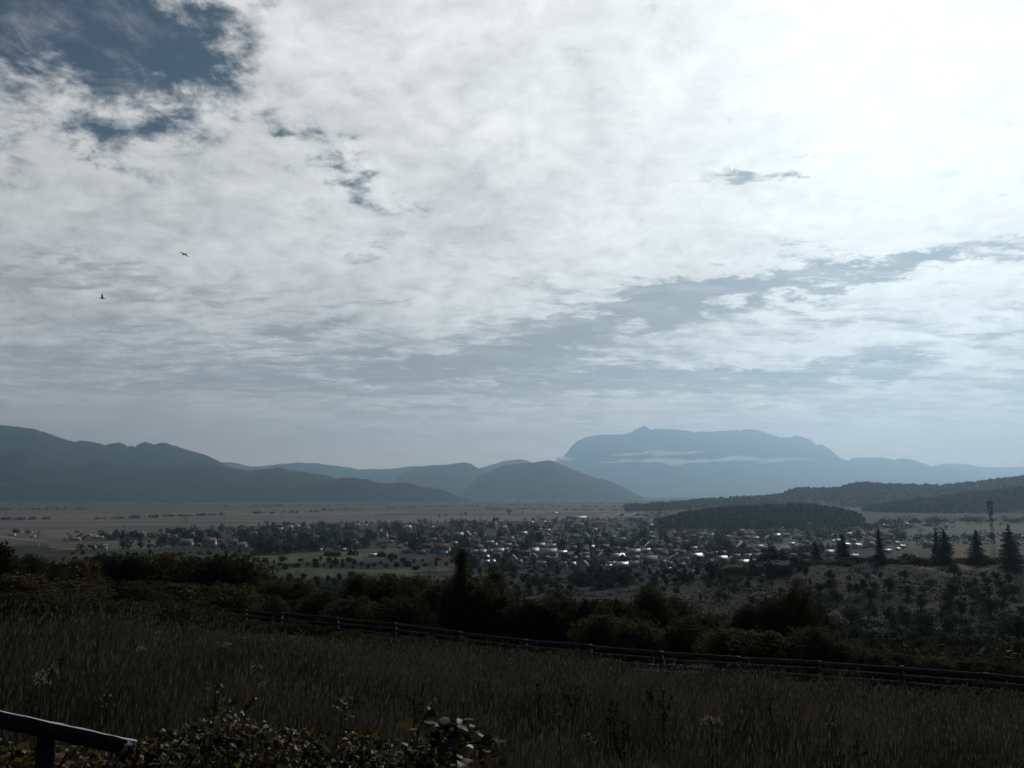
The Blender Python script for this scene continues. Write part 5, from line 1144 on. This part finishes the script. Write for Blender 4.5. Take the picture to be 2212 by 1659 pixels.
def shrubs():
    r = np.random.default_rng(8)
    def canes(x0, x1, topf, n, y0=4.1, y1=5.0, base=1760):
        out = []
        for i in range(n):
            px = r.uniform(x0, x1); t = topf(px)+abs(r.normal())*38; Y = r.uniform(y0, y1); bx = px+r.normal()*55; out.append([(bx, max(base, t+90), Y), ((bx+px)/2+r.normal()*14, (base+t)/2-12, Y), (px, t+14, Y-.05), (px+r.normal()*26, t+r.uniform(0, 26), Y-.1)])
        return out
    top = lambda x: np.interp(x, [250, 300, 360, 410, 450, 480, 520, 600, 700, 790, 880, 940], [1590, 1574, 1556, 1540, 1530, 1508, 1535, 1562, 1560, 1566, 1580, 1600])
    c = canes(258, 930, lambda x: top(x)+18, 84)
    c += [[(440, 1700, 4.5), (455, 1590, 4.45), (468, 1520, 4.4), (464, 1482, 4.4)], [(500, 1700, 4.5), (520, 1600, 4.4), (530, 1545, 4.4), (534, 1518, 4.4)], [(730, 1700, 4.6), (742, 1600, 4.5), (746, 1545, 4.5), (744, 1512, 4.5)], [(580, 1700, 4.5), (572, 1620, 4.4), (582, 1568, 4.4)]]
    leafy_shrub(c, 'dense leafy shrub in front of the meadow, dark leaves with yellow ones among them', 1, .037, 36, .15)
    c = canes(870, 990, lambda x: 1562+abs(x-930)*.35, 9, 4.3, 4.7)
    c += [[(900, 1720, 4.4), (915, 1600, 4.35), (970, 1560, 4.3), (1040, 1592, 4.3)], [(905, 1720, 4.4), (900, 1580, 4.4), (925, 1535, 4.4), (950, 1525, 4.4)], [(940, 1720, 4.4), (990, 1610, 4.3), (1052, 1600, 4.25), (1072, 1640, 4.25)], [(1030, 1720, 4.5), (1045, 1650, 4.4), (1058, 1612, 4.4)]]
    leafy_shrub(c, 'shrub sprig with large round dark leaves arching over the grass', 2, .062, 14, .06)
    c = canes(930, 1010, lambda x: 1585+abs(x-960)*.4, 5, 4.6, 5.0)
    leafy_shrub(c, 'thin shrub shoot with a few pale yellow leaves behind the arching sprig', 3, .055, 9, .75)
    c = canes(-60, 330, lambda x: 1600+max(0, x-60)*.06, 34, 4.55, 5.2)
    leafy_shrub(c, 'low leafy shrub growing under the beam fence, leaves brownish green', 4, .044, 26, .45)
shrubs()

# ------------------------------------------------------------------ birds
CROW = material('crow_plumage', (.010, .010, .011), .6, .2, 8, .3)
def bird(px, py, Y, heading, wings, label, scale=1.0, bank=0.0):
    """a crow: lofted body with head, beak and fan tail; wings as tapering slabs of feathers"""
    m = MB(); prof = [(-.235, .004), (-.225, .010), (-.195, .014), (-.17, .030), (-.13, .036), (-.09, .034), (-.03, .055), (.04, .060), (.11, .045), (.17, .026), (.21, .016)]
    n = 10; th = np.arange(n)*2*math.pi/n; v = []
    for x, rr in prof: v += [[x, math.cos(a)*rr, math.sin(a)*rr*.92+(.012 if x < -.1 else 0)] for a in th]
    q = [[i*n+j, i*n+(j+1) % n, (i+1)*n+(j+1) % n, (i+1)*n+j] for i in range(len(prof)-1) for j in range(n)]
    m.add(v, q, [[0, j+1, j] for j in range(1, n-1)])
    t = [(.17, .018), (.26, .045), (.33, .062), (.365, .05)]; vv = []
    for x, w in t: vv += [[x, -w, .006], [x, w, .006], [x, w, -.006], [x, -w, -.006]]
    m.add(vv, [[i*4+j, i*4+(j+1) % 4, i*4+4+(j+1) % 4, i*4+4+j] for i in range(3) for j in range(4)]+[[12, 13, 14, 15]])
    for s, (ang, sweep, tipang) in zip((-1, 1), wings):
        vv = []; k = 9; y = z = 0.0; xx = -.06; a = ang
        for i in range(k):
            u = i/(k-1); ch = np.interp(u, [0, .25, .5, .75, .92, 1], [.17, .19, .185, .15, .09, .03]); th_ = .014*(1-u)+.004
            le = xx-.02*math.sin(u*3.1)+sweep*u*.22; nx = [0, -math.sin(a)*s, math.cos(a)]
            for (cx, tz) in ((le, 0), (le+ch*.35, th_), (le+ch, 0), (le+ch*.35, -th_*.4)): vv.append([cx, s*(.03+y)+nx[1]*tz, .02+z+nx[2]*tz])
            st = .43/(k-1); a = ang+(tipang-ang)*u; y += math.cos(a)*st; z += math.sin(a)*st
        m.add(vv, [[i*4+j, i*4+(j+1) % 4, i*4+4+(j+1) % 4, i*4+4+j] for i in range(k-1) for j in range(4)]+[[0, 1, 2, 3], [k*4-1, k*4-2, k*4-3, k*4-4]])
    me = m.build('crow', [CROW]); o = link('bird', me, loc=at(px, py, Y), rot=(bank, 0, heading), scale=(scale,)*3)
    rm = o.modifiers.new('one_surface', 'REMESH'); rm.mode = 'VOXEL'; rm.voxel_size = .006
    tag(o, label, 'bird', 'dark birds in flight')
bird(220, 644.5, 76, .25, [(.95, .25, 1.35), (.35, 1.0, .25)], 'dark bird in flight with one wing raised high, the lower of the two')
bird(397, 549.5, 78, -.55, [(-.1, .1, -.55), (.30, .3, -.1)], 'dark gliding bird with wings held out and tilted, the higher of the two', bank=-.45, scale=1.15)
bird(980, 467.5, 330, .4, [(.3, .2, .1), (.3, .2, .1)], 'tiny dark bird far off, a mere dot in the bright clouds')

# ------------------------------------------------------------------ mist on the mountain, and the air
def mist(px0, px1, py, thick, D, name, seed, dens):
    r = np.random.default_rng(seed); n, k = 60, 14; v = []; ph = r.uniform(0, 6.28, 12)
    a, b = at(px0, py[0], D), at(px1, py[1], D)
    for i in range(n+1):
        t = i/n; c = a+(b-a)*t; env = max(math.sin(math.pi*t), 0)**.6
        w = thick/F*D*env*(.55+.28*math.sin(t*17+ph[0])+.22*math.sin(t*41+ph[1]))+1
        up = thick/F*D*.35*(math.sin(t*11+ph[2])+.5*math.sin(t*29+ph[3]))*env
        for j in range(k):
            al = 6.283*j/k; s = math.sin(al); v.append([c[0], c[1]+math.cos(al)*900*env, c[2]+up+s*w*(1.0 if s < 0 else .55+.45*math.sin(t*53+ph[4])**2)])
    q = [[i*k+j, i*k+(j+1) % k, (i+1)*k+(j+1) % k, (i+1)*k+j] for i in range(n) for j in range(k)]
    mb = MB(); mb.add(v, q); mb.add(v[:k]+v[-k:], [], [[0, j+1, j] for j in range(1, k-1)]+[[k, k+j, k+j+1] for j in range(1, k-1)])
    m = bpy.data.materials.new('mist'); m.use_nodes = True; nt = m.node_tree; nt.nodes.clear(); o = nt.nodes.new('ShaderNodeOutputMaterial'); p = nt.nodes.new('ShaderNodeVolumePrincipled')
    nt.links.new(p.outputs[0], o.inputs['Volume']); p.inputs['Color'].default_value = (.97, .98, .98, 1); p.inputs['Density'].default_value = dens; p.inputs['Anisotropy'].default_value = .3
    tag(link(name, mb.build(name, [m], smooth=True)), kind='stuff')
mist(1290, 1660, (998, 992), 8, 20500, 'mist_bank', 3, .0017); mist(1310, 1530, (982, 976), 6, 20500, 'mist_bank', 5, .0010); mist(1540, 1760, (990, 994), 7, 20500, 'mist_bank', 7, .0009); mist(1195, 1250, (992, 990), 5, 20500, 'mist_bank', 9, .0008)
def build_haze():
    mb = MB(); x0, x1, y0, y1, z0, z1 = -34500, 34500, -34500, 34500, -60, 2450
    mb.box(((x0+x1)/2, (y0+y1)/2, (z0+z1)/2), (x1-x0, y1-y0, z1-z0))
    m = bpy.data.materials.new('air'); m.use_nodes = True; nt = m.node_tree; nt.nodes.clear()
    o = nt.nodes.new('ShaderNodeOutputMaterial'); v = nt.nodes.new('ShaderNodeVolumePrincipled')
    nt.links.new(v.outputs[0], o.inputs['Volume'])
    v.inputs['Color'].default_value = (.51, .755, .975, 1); v.inputs['Density'].default_value = 5.2e-5
    v.inputs['Anisotropy'].default_value = .70
    tag(link('haze', mb.build('haze', [m])), kind='stuff')
build_haze()
